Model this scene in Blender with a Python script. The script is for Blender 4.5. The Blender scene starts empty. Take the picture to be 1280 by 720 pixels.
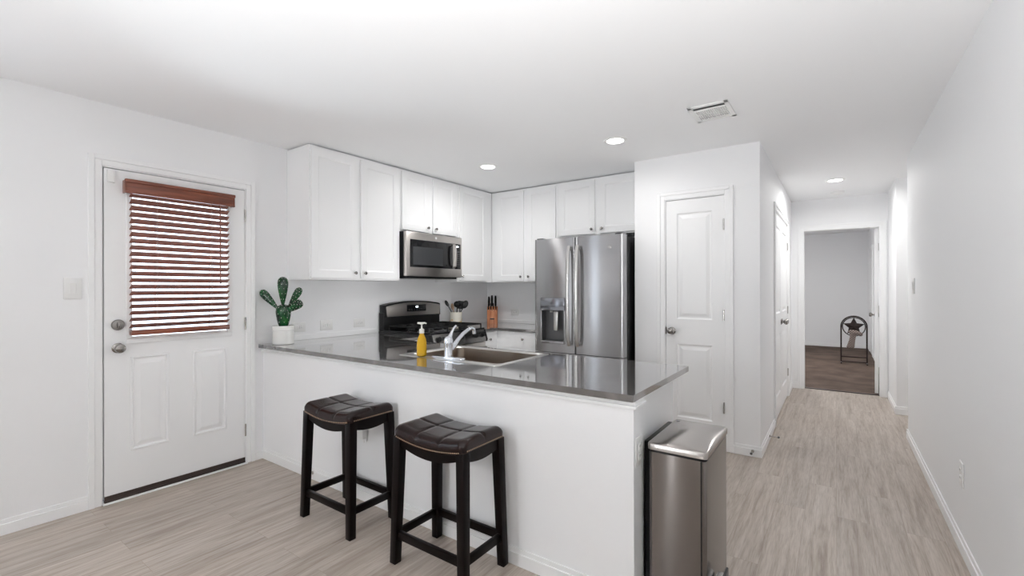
import bpy, bmesh, math, random
from mathutils import Vector, Matrix
random.seed(7)
R = math.radians
PI = math.pi
S = bpy.context.scene
COL = S.collection

# ------------------------------------------------------------------ camera
FPX = 572.18
cd = bpy.data.cameras.new('camera')
cd.sensor_width = 36.0
cd.sensor_fit = 'HORIZONTAL'
cd.lens = FPX * 36.0 / 1280.0
cd.clip_start = 0.02
cam = bpy.data.objects.new('camera', cd)
COL.objects.link(cam)
_y, _p, _r = R(35.28), R(0.08), R(-0.123)
_F = Vector((-math.sin(_y) * math.cos(_p), math.cos(_y) * math.cos(_p), math.sin(_p)))
_Rt = Vector((math.cos(_y), math.sin(_y), 0))
_U = _Rt.cross(_F)
_R2 = _Rt * math.cos(_r) + _U * math.sin(_r)
_U2 = -_Rt * math.sin(_r) + _U * math.cos(_r)
cam.matrix_world = Matrix(((_R2.x, _U2.x, -_F.x, 0), (_R2.y, _U2.y, -_F.y, 0), (_R2.z, _U2.z, -_F.z, 1.307), (0, 0, 0, 1)))
S.camera = cam

# ------------------------------------------------------------------ view, world, daylight
S.view_settings.view_transform = 'Standard'
S.view_settings.look = 'None'
S.view_settings.gamma = 1.0
S.view_settings.use_curve_mapping = False
S.view_settings.exposure = 0.06
S.cycles.max_bounces = 14
S.cycles.diffuse_bounces = 8
S.cycles.glossy_bounces = 6
S.cycles.transmission_bounces = 10
S.cycles.use_denoising = True
S.cycles.sample_clamp_indirect = 6.0
S.cycles.caustics_reflective = False
S.cycles.caustics_refractive = False

CAN_RANGE, CAN_FRIDGE, CAN_HALL, CAN_NOOK = 7.0, 4.4, 13.5, 1.3
W_LEFT, W_REAR, W_DOOR, W_BED, FLASH = 6.0, 28.0, 16.0, 18.0, 4.2
FILL_LIVING, FILL_CAMERA, FILL_KITCHEN, FILL_SPLASH, BED_FILL = 15.0, 36.0, 2.4, 4.5, 42.0

w = bpy.data.worlds.new('world')
S.world = w
w.use_nodes = True
bg = w.node_tree.nodes['Background']
bg.inputs[0].default_value = (0.80, 0.89, 1.0, 1)
bg.inputs[1].default_value = 3.6


def area(name, loc, direction, sx, sy, power, color=(1, 1, 1), shape='RECTANGLE', spread=PI):
    l = bpy.data.lights.new(name, 'AREA')
    l.shape = shape
    l.size = sx
    l.size_y = sy
    l.energy = power
    l.color = color
    l.spread = spread
    o = bpy.data.objects.new(name, l)
    COL.objects.link(o)
    o.location = loc
    o.rotation_euler = Vector(direction).to_track_quat('-Z', 'Z').to_euler()
    return o


XL, XR, ZC = -3.63, 0.509, 2.44          # left wall, right wall, ceiling
YB = 4.59                                 # kitchen back wall
YREAR = -3.2                              # wall behind the photographer
# daylight through the windows of the living area (left wall and rear wall) and of the bedroom
for nm_, lo_, di_, sx_, sy_ in (('left_window_portal', (XL - 0.08, -0.10, 1.30), (1, 0, 0), 0.5, 1.6), ('rear_window_portal', (-2.02, YREAR - 0.08, 1.14), (0, 1, 0), 0.11, 2.2)):
    area(nm_, lo_, di_, sx_, sy_, 1.0).data.cycles.is_portal = True
area('left_window_daylight', (XL - 0.09, -0.10, 1.30), (1, 0, 0), 0.42, 1.5, W_LEFT, (0.86, 0.93, 1.0))
area('rear_window_daylight', (-2.02, YREAR - 0.09, 1.14), (0, 1, 0), 0.08, 2.1, W_REAR, (0.95, 0.98, 1.0))  # unseen narrow light, shaped for the streak on the trash can
area('door_daylight', (XL - 0.30, 1.25, 1.50), (1, 0, 0), 0.56, 0.95, W_DOOR, (0.86, 0.93, 1.0))
area('bedroom_window_daylight', (-2.42, 9.4, 1.35), (1, 0, 0), 0.5, 1.0, W_BED, (0.96, 0.98, 1.0))
# the photographer's flash, a small softbox just left of the camera
area('photo_flash', (-1.75, -0.35, 1.25), (-0.05, 1, -0.10), 0.18, 0.18, FLASH)
# unseen fill lights, added to brighten the ceilings, walls and backsplash
area('living_fill', (-1.8, -1.2, 1.40), (-0.1, 0.25, 1), 0.5, 0.5, FILL_LIVING)
area('camera_fill', (-0.42, -0.42, 0.36), (0.08, 0.44, 1), 0.8, 0.8, FILL_CAMERA, spread=R(112))
area('backsplash_fill', (-2.25, 2.80, 1.02), (-1, 0.12, 0.08), 0.4, 0.3, FILL_SPLASH)  # added out of sight behind the peninsula to lift the backsplash
area('kitchen_fill', (-2.05, 3.05, 1.00), (0, 0, 1), 0.45, 0.45, FILL_KITCHEN, spread=R(150))


# ------------------------------------------------------------------ materials
def mat(name, color, rough=0.5, metal=0.0, **k):
    m = bpy.data.materials.new(name)
    m.use_nodes = True
    b = m.node_tree.nodes['Principled BSDF']
    b.inputs['Base Color'].default_value = (*color, 1)
    b.inputs['Roughness'].default_value = rough
    b.inputs['Metallic'].default_value = metal
    for a, v in k.items():
        b.inputs[a.replace('_', ' ')].default_value = v
    return m


def N(m, t, **k):
    n = m.node_tree.nodes.new(t)
    for a, v in k.items():
        setattr(n, a, v)
    return n


def L(m, a, b):
    m.node_tree.links.new(a, b)


def bsdf(m):
    return m.node_tree.nodes['Principled BSDF']


def coords(m, scale=(1, 1, 1), out='Object', loc=(0, 0, 0)):
    tc = N(m, 'ShaderNodeTexCoord')
    mp = N(m, 'ShaderNodeMapping')
    mp.inputs['Scale'].default_value = scale
    mp.inputs['Location'].default_value = loc
    L(m, tc.outputs[out], mp.inputs['Vector'])
    return mp.outputs['Vector']


def bump(m, scale, strength, dist=0.002, detail=2.0, stretch=(1, 1, 1)):
    v = coords(m, stretch)
    n = N(m, 'ShaderNodeTexNoise')
    n.inputs['Scale'].default_value = scale
    n.inputs['Detail'].default_value = detail
    L(m, v, n.inputs['Vector'])
    b = N(m, 'ShaderNodeBump')
    b.inputs['Strength'].default_value = strength
    b.inputs['Distance'].default_value = dist
    L(m, n.outputs['Fac'], b.inputs['Height'])
    L(m, b.outputs['Normal'], bsdf(m).inputs['Normal'])
    return n


def ramp(m, fac, stops):
    r = N(m, 'ShaderNodeValToRGB')
    e = r.color_ramp.elements
    e[0].position, e[0].color = stops[0][0], (*stops[0][1], 1)
    e[1].position, e[1].color = stops[-1][0], (*stops[-1][1], 1)
    for p, c in stops[1:-1]:
        x = e.new(p)
        x.color = (*c, 1)
    L(m, fac, r.inputs['Fac'])
    return r.outputs['Color']


M = {}
M['wall'] = mat('wall_paint', (0.885, 0.89, 0.90), 0.62)
bump(M['wall'], 90, 0.10, 0.002)
M['ceiling'] = mat('ceiling_paint', (0.91, 0.915, 0.925), 0.75)
bump(M['ceiling'], 60, 0.12, 0.002)
M['trim'] = mat('trim_paint', (0.90, 0.905, 0.91), 0.38)
M['door'] = mat('door_paint', (0.89, 0.895, 0.90), 0.36)
M['cab'] = mat('cabinet_paint', (0.90, 0.905, 0.91), 0.38)
M['plate'] = mat('switch_plastic', (0.82, 0.82, 0.81), 0.32)
M['dark_slot'] = mat('slot_black', (0.03, 0.03, 0.03), 0.6)
M['gap'] = mat('shadow_gap', (0.05, 0.05, 0.05), 0.9)
M['bronze'] = mat('threshold_bronze', (0.035, 0.022, 0.018), 0.45)
M['nickel'] = mat('satin_nickel', (0.55, 0.53, 0.51), 0.24, 1.0)
M['knob'] = mat('brushed_knob_nickel', (0.30, 0.285, 0.27), 0.22, 1.0)
M['chrome'] = mat('chrome', (0.78, 0.81, 0.86), 0.10, 1.0)
M['black'] = mat('black_plastic', (0.006, 0.006, 0.0065), 0.36, Specular_IOR_Level=0.28)
M['black_gloss'] = mat('black_glass', (0.005, 0.005, 0.006), 0.07, Specular_IOR_Level=0.4)
M['cast_iron'] = mat('cast_iron', (0.008, 0.008, 0.0085), 0.5, Specular_IOR_Level=0.25)
M['grey_side'] = mat('appliance_side', (0.012, 0.012, 0.013), 0.42, Specular_IOR_Level=0.35)
M['white_plastic'] = mat('white_plastic', (0.85, 0.85, 0.84), 0.35)
M['glass'] = mat('clear_glass', (1, 1, 1), 0.0, 0.0, Transmission_Weight=1.0, IOR=1.45)
m = M['pane'] = bpy.data.materials.new('window_glass')
m.use_nodes = True
m.node_tree.nodes.remove(m.node_tree.nodes['Principled BSDF'])
_tr = N(m, 'ShaderNodeBsdfTransparent')
_tr.inputs[0].default_value = (0.93, 0.95, 0.95, 1)
_gl = N(m, 'ShaderNodeBsdfGlossy')
_gl.inputs['Roughness'].default_value = 0.02
_fr = N(m, 'ShaderNodeFresnel')
_ms = N(m, 'ShaderNodeMixShader')
L(m, _fr.outputs[0], _ms.inputs[0])
L(m, _tr.outputs[0], _ms.inputs[1])
L(m, _gl.outputs[0], _ms.inputs[2])
L(m, _ms.outputs[0], m.node_tree.nodes['Material Output'].inputs['Surface'])
M['tile_white'] = mat('white_ceramic', (0.82, 0.82, 0.80), 0.22)


def steel(name, color, rough, aniso=0.75, rot=0.25, grain=True):
    m = mat(name, color, rough, 1.0)
    b = bsdf(m)
    t = N(m, 'ShaderNodeTangent', direction_type='RADIAL', axis='Z')
    L(m, t.outputs['Tangent'], b.inputs['Tangent'])
    b.inputs['Anisotropic'].default_value = aniso
    b.inputs['Anisotropic Rotation'].default_value = rot
    if grain:
        bump(m, 12, 0.03, 0.0012, 2.0, (6, 6, 0.15))
    return m


M['steel'] = steel('brushed_stainless', (0.46, 0.46, 0.47), 0.24, 1.0, grain=False)
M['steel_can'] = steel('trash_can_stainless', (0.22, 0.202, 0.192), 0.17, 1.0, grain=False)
M['steel_handle'] = mat('handle_stainless', (0.66, 0.65, 0.64), 0.24, 1.0)
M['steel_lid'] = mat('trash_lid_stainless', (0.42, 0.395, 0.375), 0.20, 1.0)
M['steel_warm'] = steel('range_stainless', (0.56, 0.53, 0.50), 0.30)
M['steel_bowl_shaded'] = mat('sink_bowl_shaded', (0.34, 0.29, 0.245), 0.32, 1.0)  # rim steel made darker; dark reflections inside the bowl painted in
M['panel_steel'] = mat('stainless_dark_reflection', (0.26, 0.25, 0.245), 0.24, 1.0)  # range steel darkened, its dark reflections put into the colour
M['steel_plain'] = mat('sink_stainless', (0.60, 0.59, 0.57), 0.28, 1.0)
M['steel_dark'] = mat('dispenser_grey', (0.14, 0.14, 0.145), 0.30, 0.7)

# floor planks
m = M['floor'] = mat('vinyl_plank', (0.5, 0.43, 0.36), 0.42)
v = coords(m, (1, 1, 1))
sx = N(m, 'ShaderNodeSeparateXYZ')
L(m, v, sx.inputs[0])
cx = N(m, 'ShaderNodeCombineXYZ')
L(m, sx.outputs['Y'], cx.inputs['X'])
L(m, sx.outputs['X'], cx.inputs['Y'])
br = N(m, 'ShaderNodeTexBrick', offset=0.37, offset_frequency=2)
br.inputs['Color1'].default_value = (0, 0, 0, 1)
br.inputs['Color2'].default_value = (1, 1, 1, 1)
br.inputs['Mortar'].default_value = (0.5, 0.5, 0.5, 1)
br.inputs['Scale'].default_value = 1.0
br.inputs['Mortar Size'].default_value = 0.0006
br.inputs['Brick Width'].default_value = 1.22
br.inputs['Row Height'].default_value = 0.152
L(m, cx.outputs[0], br.inputs['Vector'])
# per-plank offset of the grain
bw = N(m, 'ShaderNodeRGBToBW')
L(m, br.outputs['Color'], bw.inputs[0])
mul = N(m, 'ShaderNodeMath', operation='MULTIPLY')
mul.inputs[1].default_value = 37.0
L(m, bw.outputs[0], mul.inputs[0])
cz = N(m, 'ShaderNodeCombineXYZ')
sc1 = N(m, 'ShaderNodeMath', operation='MULTIPLY')
sc1.inputs[1].default_value = 19.0
L(m, sx.outputs['X'], sc1.inputs[0])
sc2 = N(m, 'ShaderNodeMath', operation='MULTIPLY')
sc2.inputs[1].default_value = 1.1
L(m, sx.outputs['Y'], sc2.inputs[0])
L(m, sc1.outputs[0], cz.inputs['X'])
L(m, sc2.outputs[0], cz.inputs['Y'])
L(m, mul.outputs[0], cz.inputs['Z'])
gn = N(m, 'ShaderNodeTexNoise')
gn.inputs['Scale'].default_value = 1.6
gn.inputs['Detail'].default_value = 6.0
gn.inputs['Roughness'].default_value = 0.62
gn.inputs['Distortion'].default_value = 0.6
L(m, cz.outputs[0], gn.inputs['Vector'])
gn2 = N(m, 'ShaderNodeTexNoise')
gn2.inputs['Scale'].default_value = 9.0
gn2.inputs['Detail'].default_value = 3.0
L(m, cz.outputs[0], gn2.inputs['Vector'])
gcol = ramp(m, gn.outputs['Fac'], [(0.28, (0.29, 0.233, 0.188)), (0.44, (0.40, 0.341, 0.291)), (0.56, (0.465, 0.407, 0.356)), (0.74, (0.545, 0.488, 0.44))])
hs = N(m, 'ShaderNodeHueSaturation')
vmap = N(m, 'ShaderNodeMapRange')
vmap.inputs['To Min'].default_value = 0.93
vmap.inputs['To Max'].default_value = 1.05
L(m, bw.outputs[0], vmap.inputs['Value'])
L(m, vmap.outputs[0], hs.inputs['Value'])
L(m, gcol, hs.inputs['Color'])
mx = N(m, 'ShaderNodeMix', data_type='RGBA', blend_type='MULTIPLY')
mx.inputs['Factor'].default_value = 0.55
L(m, hs.outputs[0], mx.inputs['A'])
L(m, ramp(m, gn2.outputs['Fac'], [(0.35, (0.72, 0.70, 0.68)), (0.55, (1, 1, 1))]), mx.inputs['B'])
mx2 = N(m, 'ShaderNodeMix', data_type='RGBA', blend_type='MIX')
L(m, br.outputs['Fac'], mx2.inputs['Factor'])
L(m, mx.outputs['Result'], mx2.inputs['A'])
mx2.inputs['B'].default_value = (0.27, 0.21, 0.165, 1)
L(m, mx2.outputs['Result'], bsdf(m).inputs['Base Color'])
bp = N(m, 'ShaderNodeBump')
bp.inputs['Strength'].default_value = 0.10
bp.inputs['Distance'].default_value = 0.002
L(m, gn.outputs['Fac'], bp.inputs['Height'])
L(m, bp.outputs['Normal'], bsdf(m).inputs['Normal'])

# carpet
m = M['carpet'] = mat('carpet', (0.27, 0.20, 0.155), 0.95)
n = bump(m, 140, 0.8, 0.01, 3.0)
n2 = N(m, 'ShaderNodeTexNoise')
n2.inputs['Scale'].default_value = 3.0
n2.inputs['Detail'].default_value = 8.0
L(m, coords(m), n2.inputs['Vector'])
L(m, ramp(m, n2.outputs['Fac'], [(0.35, (0.070, 0.044, 0.032)), (0.65, (0.130, 0.088, 0.067))]), bsdf(m).inputs['Base Color'])

# quartz worktop
m = M['quartz'] = mat('quartz', (0.2, 0.19, 0.18), 0.07, IOR=1.65, Coat_Weight=1.0, Coat_Roughness=0.04, Coat_IOR=1.7)
n2 = N(m, 'ShaderNodeTexNoise')
n2.inputs['Scale'].default_value = 7.0
n2.inputs['Detail'].default_value = 8.0
n2.inputs['Distortion'].default_value = 1.2
L(m, coords(m), n2.inputs['Vector'])
L(m, ramp(m, n2.outputs['Fac'], [(0.35, (0.100, 0.094, 0.092)), (0.60, (0.130, 0.124, 0.121)), (0.75, (0.165, 0.158, 0.155))]), bsdf(m).inputs['Base Color'])

# leather
m = M['leather'] = mat('brown_leather', (0.011, 0.0036, 0.0028), 0.20, Specular_IOR_Level=0.30)
bump(m, 160, 0.18, 0.001, 3.0)
m = M['espresso'] = mat('espresso_wood', (0.004, 0.002, 0.0018), 0.30, Specular_IOR_Level=0.12)
bump(m, 20, 0.08, 0.001, 3.0, (8, 8, 0.5))
M['nail'] = mat('antique_nail', (0.36, 0.26, 0.18), 0.35, 1.0)

# blind wood
m = M['blind'] = mat('cherry_wood', (0.20, 0.055, 0.03), 0.30)
wn = N(m, 'ShaderNodeTexNoise')
wn.inputs['Scale'].default_value = 5.0
wn.inputs['Detail'].default_value = 5.0
L(m, coords(m, (8, 0.6, 8)), wn.inputs['Vector'])
L(m, ramp(m, wn.outputs['Fac'], [(0.35, (0.13, 0.034, 0.018)), (0.65, (0.25, 0.075, 0.04))]), bsdf(m).inputs['Base Color'])
M['slat'] = mat('cherry_slat_glare', (0.27, 0.115, 0.085), 0.24)  # paler than the other blind wood; daylight glare put into the colour
M['cord'] = mat('blind_cord', (0.28, 0.17, 0.14), 0.8)

# cactus glaze
m = M['cactus'] = mat('cactus_glaze', (0.02, 0.14, 0.05), 0.14)
wn = N(m, 'ShaderNodeTexNoise')
wn.inputs['Scale'].default_value = 14.0
wn.inputs['Detail'].default_value = 3.0
L(m, coords(m), wn.inputs['Vector'])
L(m, ramp(m, wn.outputs['Fac'], [(0.38, (0.003, 0.026, 0.010)), (0.56, (0.007, 0.070, 0.020)), (0.72, (0.035, 0.20, 0.03))]), bsdf(m).inputs['Base Color'])
M['spine'] = mat('cactus_spot', (0.75, 0.80, 0.70), 0.4)
M['soil'] = mat('soil', (0.06, 0.045, 0.03), 0.9)

m = M['amber'] = mat('amber_soap', (0.86, 0.50, 0.025), 0.05, 0.0, Transmission_Weight=0.25, IOR=1.35, Subsurface_Weight=0.0)
M['pump'] = mat('pump_plastic', (0.86, 0.85, 0.80), 0.35)

# painted crock
m = M['crock'] = mat('painted_crock', (0.80, 0.76, 0.66), 0.25)
vo = N(m, 'ShaderNodeTexVoronoi')
vo.inputs['Scale'].default_value = 30.0
L(m, coords(m), vo.inputs['Vector'])
blot = ramp(m, vo.outputs['Distance'], [(0.14, (0.62, 0.24, 0.06)), (0.26, (0.74, 0.50, 0.12)), (0.42, (0.82, 0.79, 0.70))])
sz = N(m, 'ShaderNodeSeparateXYZ')
L(m, coords(m), sz.inputs[0])
msk = N(m, 'ShaderNodeMapRange')
msk.inputs['From Min'].default_value = 0.075
msk.inputs['From Max'].default_value = 0.095
L(m, sz.outputs['Z'], msk.inputs['Value'])
mx = N(m, 'ShaderNodeMix', data_type='RGBA')
L(m, msk.outputs[0], mx.inputs['Factor'])
L(m, blot, mx.inputs['A'])
mx.inputs['B'].default_value = (0.82, 0.79, 0.70, 1)
L(m, mx.outputs['Result'], bsdf(m).inputs['Base Color'])

m = M['block_wood'] = mat('block_wood', (0.55, 0.20, 0.07), 0.4)
wn = N(m, 'ShaderNodeTexNoise')
wn.inputs['Scale'].default_value = 6.0
L(m, coords(m, (10, 10, 1)), wn.inputs['Vector'])
L(m, ramp(m, wn.outputs['Fac'], [(0.35, (0.42, 0.13, 0.04)), (0.65, (0.58, 0.22, 0.085))]), bsdf(m).inputs['Base Color'])
M['spoon_wood'] = mat('spoon_wood', (0.38, 0.24, 0.14), 0.5)

M['iron'] = mat('dark_iron', (0.016, 0.007, 0.006), 0.45, 0.3)
m = M['cloth'] = mat('plaid_cloth', (0.35, 0.30, 0.27), 0.9)
ck = N(m, 'ShaderNodeTexChecker')
ck.inputs['Scale'].default_value = 52.0
ck.inputs['Color1'].default_value = (0.30, 0.25, 0.225, 1)
ck.inputs['Color2'].default_value = (0.09, 0.06, 0.055, 1)
L(m, coords(m), ck.inputs['Vector'])
L(m, ck.outputs['Color'], bsdf(m).inputs['Base Color'])


def emit(name, color, strength):
    m = mat(name, (0.8, 0.8, 0.8), 0.5)
    b = bsdf(m)
    b.inputs['Emission Color'].default_value = (*color, 1)
    b.inputs['Emission Strength'].default_value = strength
    return m


M['lamp'] = emit('lamp_diffuser', (1, 0.99, 0.97), 9.0)
M['display'] = emit('display_glow', (0.85, 0.95, 1.0), 4.0)


# ------------------------------------------------------------------ mesh builder
class MB:
    def __init__(self):
        self.bm = bmesh.new()
        self.weld = False

    def mark(self, old, idx):
        """material slot idx for all faces that are not in the set old"""
        for fc in self.bm.faces:
            if fc not in old:
                fc.material_index = idx
        return self

    def box(self, x0, x1, y0, y1, z0, z1, bev=0.0, seg=2, mtx=None):
        bm = self.bm
        vs = [bm.verts.new((x, y, z)) for x in (x0, x1) for y in (y0, y1) for z in (z0, z1)]
        q = [(0, 1, 3, 2), (4, 6, 7, 5), (0, 4, 5, 1), (2, 3, 7, 6), (0, 2, 6, 4), (1, 5, 7, 3)]
        fs = [bm.faces.new([vs[i] for i in f]) for f in q]
        if bev > 0:
            es = list({e for f in fs for e in f.edges})
            r = bmesh.ops.bevel(bm, geom=es, offset=bev, segments=seg, profile=0.5, affect='EDGES')
            if mtx is not None:
                vv = {v for f in r['faces'] for v in f.verts} | {v for f in fs if f.is_valid for v in f.verts}
                for v in vv:
                    v.co = mtx @ v.co
        elif mtx is not None:
            for v in vs:
                v.co = mtx @ v.co
        return self

    def frustum(self, c0, h0, c1, h1, bev=0.0):
        """square bar from centre c0 (half sizes h0) to c1 (half sizes h1)"""
        bm = self.bm
        vs = []
        for c, h in ((c0, h0), (c1, h1)):
            for sx_, sy_ in ((-1, -1), (1, -1), (1, 1), (-1, 1)):
                vs.append(bm.verts.new((c[0] + sx_ * h[0], c[1] + sy_ * h[1], c[2])))
        fs = [bm.faces.new([vs[3], vs[2], vs[1], vs[0]]), bm.faces.new(vs[4:8])]
        for i in range(4):
            j = (i + 1) % 4
            fs.append(bm.faces.new([vs[i], vs[j], vs[j + 4], vs[i + 4]]))
        if bev:
            es = list({e for f in fs for e in f.edges})
            bmesh.ops.bevel(bm, geom=es, offset=bev, segments=2, profile=0.5, affect='EDGES')
        return self

    def lathe(self, prof, origin=(0, 0, 0), axis='Z', n=32, mtx=None):
        """prof: list of (r, h) along the axis; r=0 closes"""
        bm = self.bm
        o = Vector(origin)
        rings = []

        def place(x, y, h):
            if axis == 'Z':
                p = Vector((x, y, h))
            elif axis == 'X':
                p = Vector((h, x, y))
            elif axis == '-X':
                p = Vector((-h, y, x))
            elif axis == 'Y':
                p = Vector((y, h, x))
            else:                      # '-Y'
                p = Vector((x, -h, y))
            p = p + o
            return mtx @ p if mtx is not None else p
        for r, h in prof:
            if r <= 1e-6:
                rings.append([bm.verts.new(place(0, 0, h))])
            else:
                rings.append([bm.verts.new(place(r * math.cos(2 * PI * i / n), r * math.sin(2 * PI * i / n), h)) for i in range(n)])
        for a, b in zip(rings, rings[1:]):
            for i in range(n):
                j = (i + 1) % n
                if len(a) == 1 and len(b) == 1:
                    continue
                if len(a) == 1:
                    bm.faces.new([a[0], b[j], b[i]])
                elif len(b) == 1:
                    bm.faces.new([a[i], a[j], b[0]])
                else:
                    bm.faces.new([a[i], a[j], b[j], b[i]])
        for rg, rev in ((rings[0], True), (rings[-1], False)):
            if len(rg) > 1:
                bm.faces.new(list(reversed(rg)) if rev else rg)
        return self

    def tube(self, pts, r, n=10, closed=False, flat=None, up=(0, 0, 1)):
        """round (or elliptical: flat=(a,b)) tube along points; r may be a list"""
        bm = self.bm
        P = [Vector(p) for p in pts]
        k = len(P)
        rs = r if isinstance(r, (list, tuple)) else [r] * k
        rings = []
        prev = None
        for i in range(k):
            if closed:
                t = (P[(i + 1) % k] - P[i - 1]).normalized()
            else:
                t = (P[min(i + 1, k - 1)] - P[max(i - 1, 0)]).normalized()
            if prev is None:
                a = Vector(up)
                if abs(a.dot(t)) > 0.95:
                    a = Vector((1, 0, 0))
                u = (a - t * a.dot(t)).normalized()
            else:
                u = (prev - t * prev.dot(t)).normalized()
            prev = u
            v_ = t.cross(u)
            ring = []
            for j in range(n):
                an = 2 * PI * j / n
                if flat:
                    ring.append(bm.verts.new(P[i] + u * math.cos(an) * flat[0] * rs[i] + v_ * math.sin(an) * flat[1] * rs[i]))
                else:
                    ring.append(bm.verts.new(P[i] + (u * math.cos(an) + v_ * math.sin(an)) * rs[i]))
            rings.append(ring)
        m_ = k if closed else k - 1
        for i in range(m_):
            a, b = rings[i], rings[(i + 1) % k]
            for j in range(n):
                q = (j + 1) % n
                bm.faces.new([a[j], a[q], b[q], b[j]])
        if not closed:
            bm.faces.new(list(reversed(rings[0])))
            bm.faces.new(rings[-1])
        return self

    def prism(self, poly, mtx, depth, bev=0.0):
        """poly in local xy, extruded along local z by depth, then mtx"""
        bm = self.bm
        a = [bm.verts.new(mtx @ Vector((x, y, 0))) for x, y in poly]
        b = [bm.verts.new(mtx @ Vector((x, y, depth))) for x, y in poly]
        n = len(poly)
        fs = [bm.faces.new(list(reversed(a))), bm.faces.new(b)]
        for i in range(n):
            j = (i + 1) % n
            fs.append(bm.faces.new([a[i], a[j], b[j], b[i]]))
        if bev:
            es = list({e for f in fs[:2] for e in f.edges})
            bmesh.ops.bevel(bm, geom=es, offset=bev, segments=2, profile=0.5, affect='EDGES')
        return self

    def grid(self, fn, nu, nv, close_u=False):
        bm = self.bm
        g = [[bm.verts.new(fn(i / nu, j / nv)) for j in range(nv + 1)] for i in range(nu if close_u else nu + 1)]
        mu = nu
        for i in range(mu):
            a, b = g[i], g[(i + 1) % len(g)]
            for j in range(nv):
                bm.faces.new([a[j], b[j], b[j + 1], a[j + 1]])
        return self

    def ellipsoid(self, c, r, mtx=None, nu=20, nv=12):
        c = Vector(c)
        t = bmesh.new()
        bmesh.ops.create_uvsphere(t, u_segments=nu, v_segments=nv, radius=1.0)
        mp = {}
        for v in t.verts:
            p = Vector((v.co.x * r[0], v.co.y * r[1], v.co.z * r[2]))
            p = (mtx @ p if mtx is not None else p) + c
            mp[v] = self.bm.verts.new(p)
        for f in t.faces:
            self.bm.faces.new([mp[v] for v in f.verts])
        t.free()
        return self


def build(name, mb, material, parent=None, smooth=True, angle=35, label=None, kind=None):
    bm = mb.bm
    if mb.weld:
        bmesh.ops.remove_doubles(bm, verts=bm.verts, dist=1e-6)
    bmesh.ops.recalc_face_normals(bm, faces=bm.faces)
    if parent is not None and parent.get('_world'):
        bm.transform(root_matrix(parent).inverted())
    me = bpy.data.meshes.new(name)
    bm.to_mesh(me)
    bm.free()
    for mm in (material if isinstance(material, (list, tuple)) else [material]):
        me.materials.append(M[mm] if isinstance(mm, str) else mm)
    if smooth:
        me.polygons.foreach_set('use_smooth', [True] * len(me.polygons))
        me.set_sharp_from_angle(angle=R(angle))
    o = bpy.data.objects.new(name, me)
    COL.objects.link(o)
    if parent is not None:
        o.parent = parent
    if label:
        o['label'] = label
    if kind:
        o['kind'] = kind
    return o


def root_matrix(o):
    mlist = []
    while o is not None:
        mlist.append(Matrix.Translation(o.location) @ o.rotation_euler.to_matrix().to_4x4())
        o = o.parent
    r = Matrix.Identity(4)
    for x in reversed(mlist):
        r = r @ x
    return r


def thing(name, label, cat, loc, group=None, rz=0.0, world=True):
    """an Empty at the thing's base; parts are given in world coordinates when world is set"""
    o = bpy.data.objects.new(name, None)
    o.empty_display_size = 0.05
    COL.objects.link(o)
    o.location = loc
    o.rotation_euler = (0, 0, rz)
    o['label'] = label
    o['category'] = cat
    if group:
        o['group'] = group
    if world:
        o['_world'] = 1
    return o


def sub(parent, o):
    """mark a part so that its own children may also be given in world coordinates"""
    if parent.get('_world'):
        o['_world'] = 1
    return o


def single(name, mb, material, label, cat, loc=(0, 0, 0), group=None, **k):
    mb.bm.transform(Matrix.Translation(-Vector(loc)))
    o = build(name, mb, material, None, **k)
    o.location = loc
    o['label'] = label
    o['category'] = cat
    if group:
        o['group'] = group
    return o


def struct(name, mb, material, **k):
    o = build(name, mb, material, None, **k)
    o['kind'] = 'structure'
    return o


def copy_tree(o, parent=None):
    c = o.copy()
    COL.objects.link(c)
    c.parent = parent
    for ch in list(o.children):
        copy_tree(ch, c)
    return c


# ------------------------------------------------------------------ room shell
f = MB()
f.box(XL - 0.15, 2.0, YREAR - 0.15, 7.10, -0.12, 0.0)
struct('floor', f, 'floor', smooth=False)
f = MB()
f.box(-2.5, 0.75, 7.10, 12.6, -0.12, 0.006)
struct('carpet_floor', f, 'carpet', smooth=False)
f = MB()
f.box(XL - 0.15, 2.0, YREAR - 0.15, 7.15, ZC, ZC + 0.12)
struct('ceiling', f, 'ceiling', smooth=False)
f = MB()
f.box(-2.6, 0.75, 7.15, 12.6, 2.52, 2.64)
struct('ceiling_bedroom', f, 'ceiling', smooth=False)

ED0, ED1, EDT = 0.838, 1.648, 2.048        # entry door slab
f = MB()                                   # left wall: openings for the rear window and the entry door
xw0, xw1 = XL - 0.15, XL
f.box(xw0, xw1, YREAR, -0.35, 0, ZC)
f.box(xw0, xw1, -0.35, 0.15, 0, 0.50)
f.box(xw0, xw1, -0.35, 0.15, 2.10, ZC)
f.box(xw0, xw1, 0.15, ED0 - 0.018, 0, ZC)
f.box(xw0, xw1, ED0 - 0.018, ED1 + 0.015, EDT + 0.018, ZC)
f.box(xw0, xw1, ED1 + 0.015, YB + 0.12, 0, ZC)
struct('wall_left', f, 'wall', smooth=False)
f = MB()
f.box(XL, -1.47, YB, YB + 0.12, 0, ZC)
struct('wall_back', f, 'wall', smooth=False)

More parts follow.
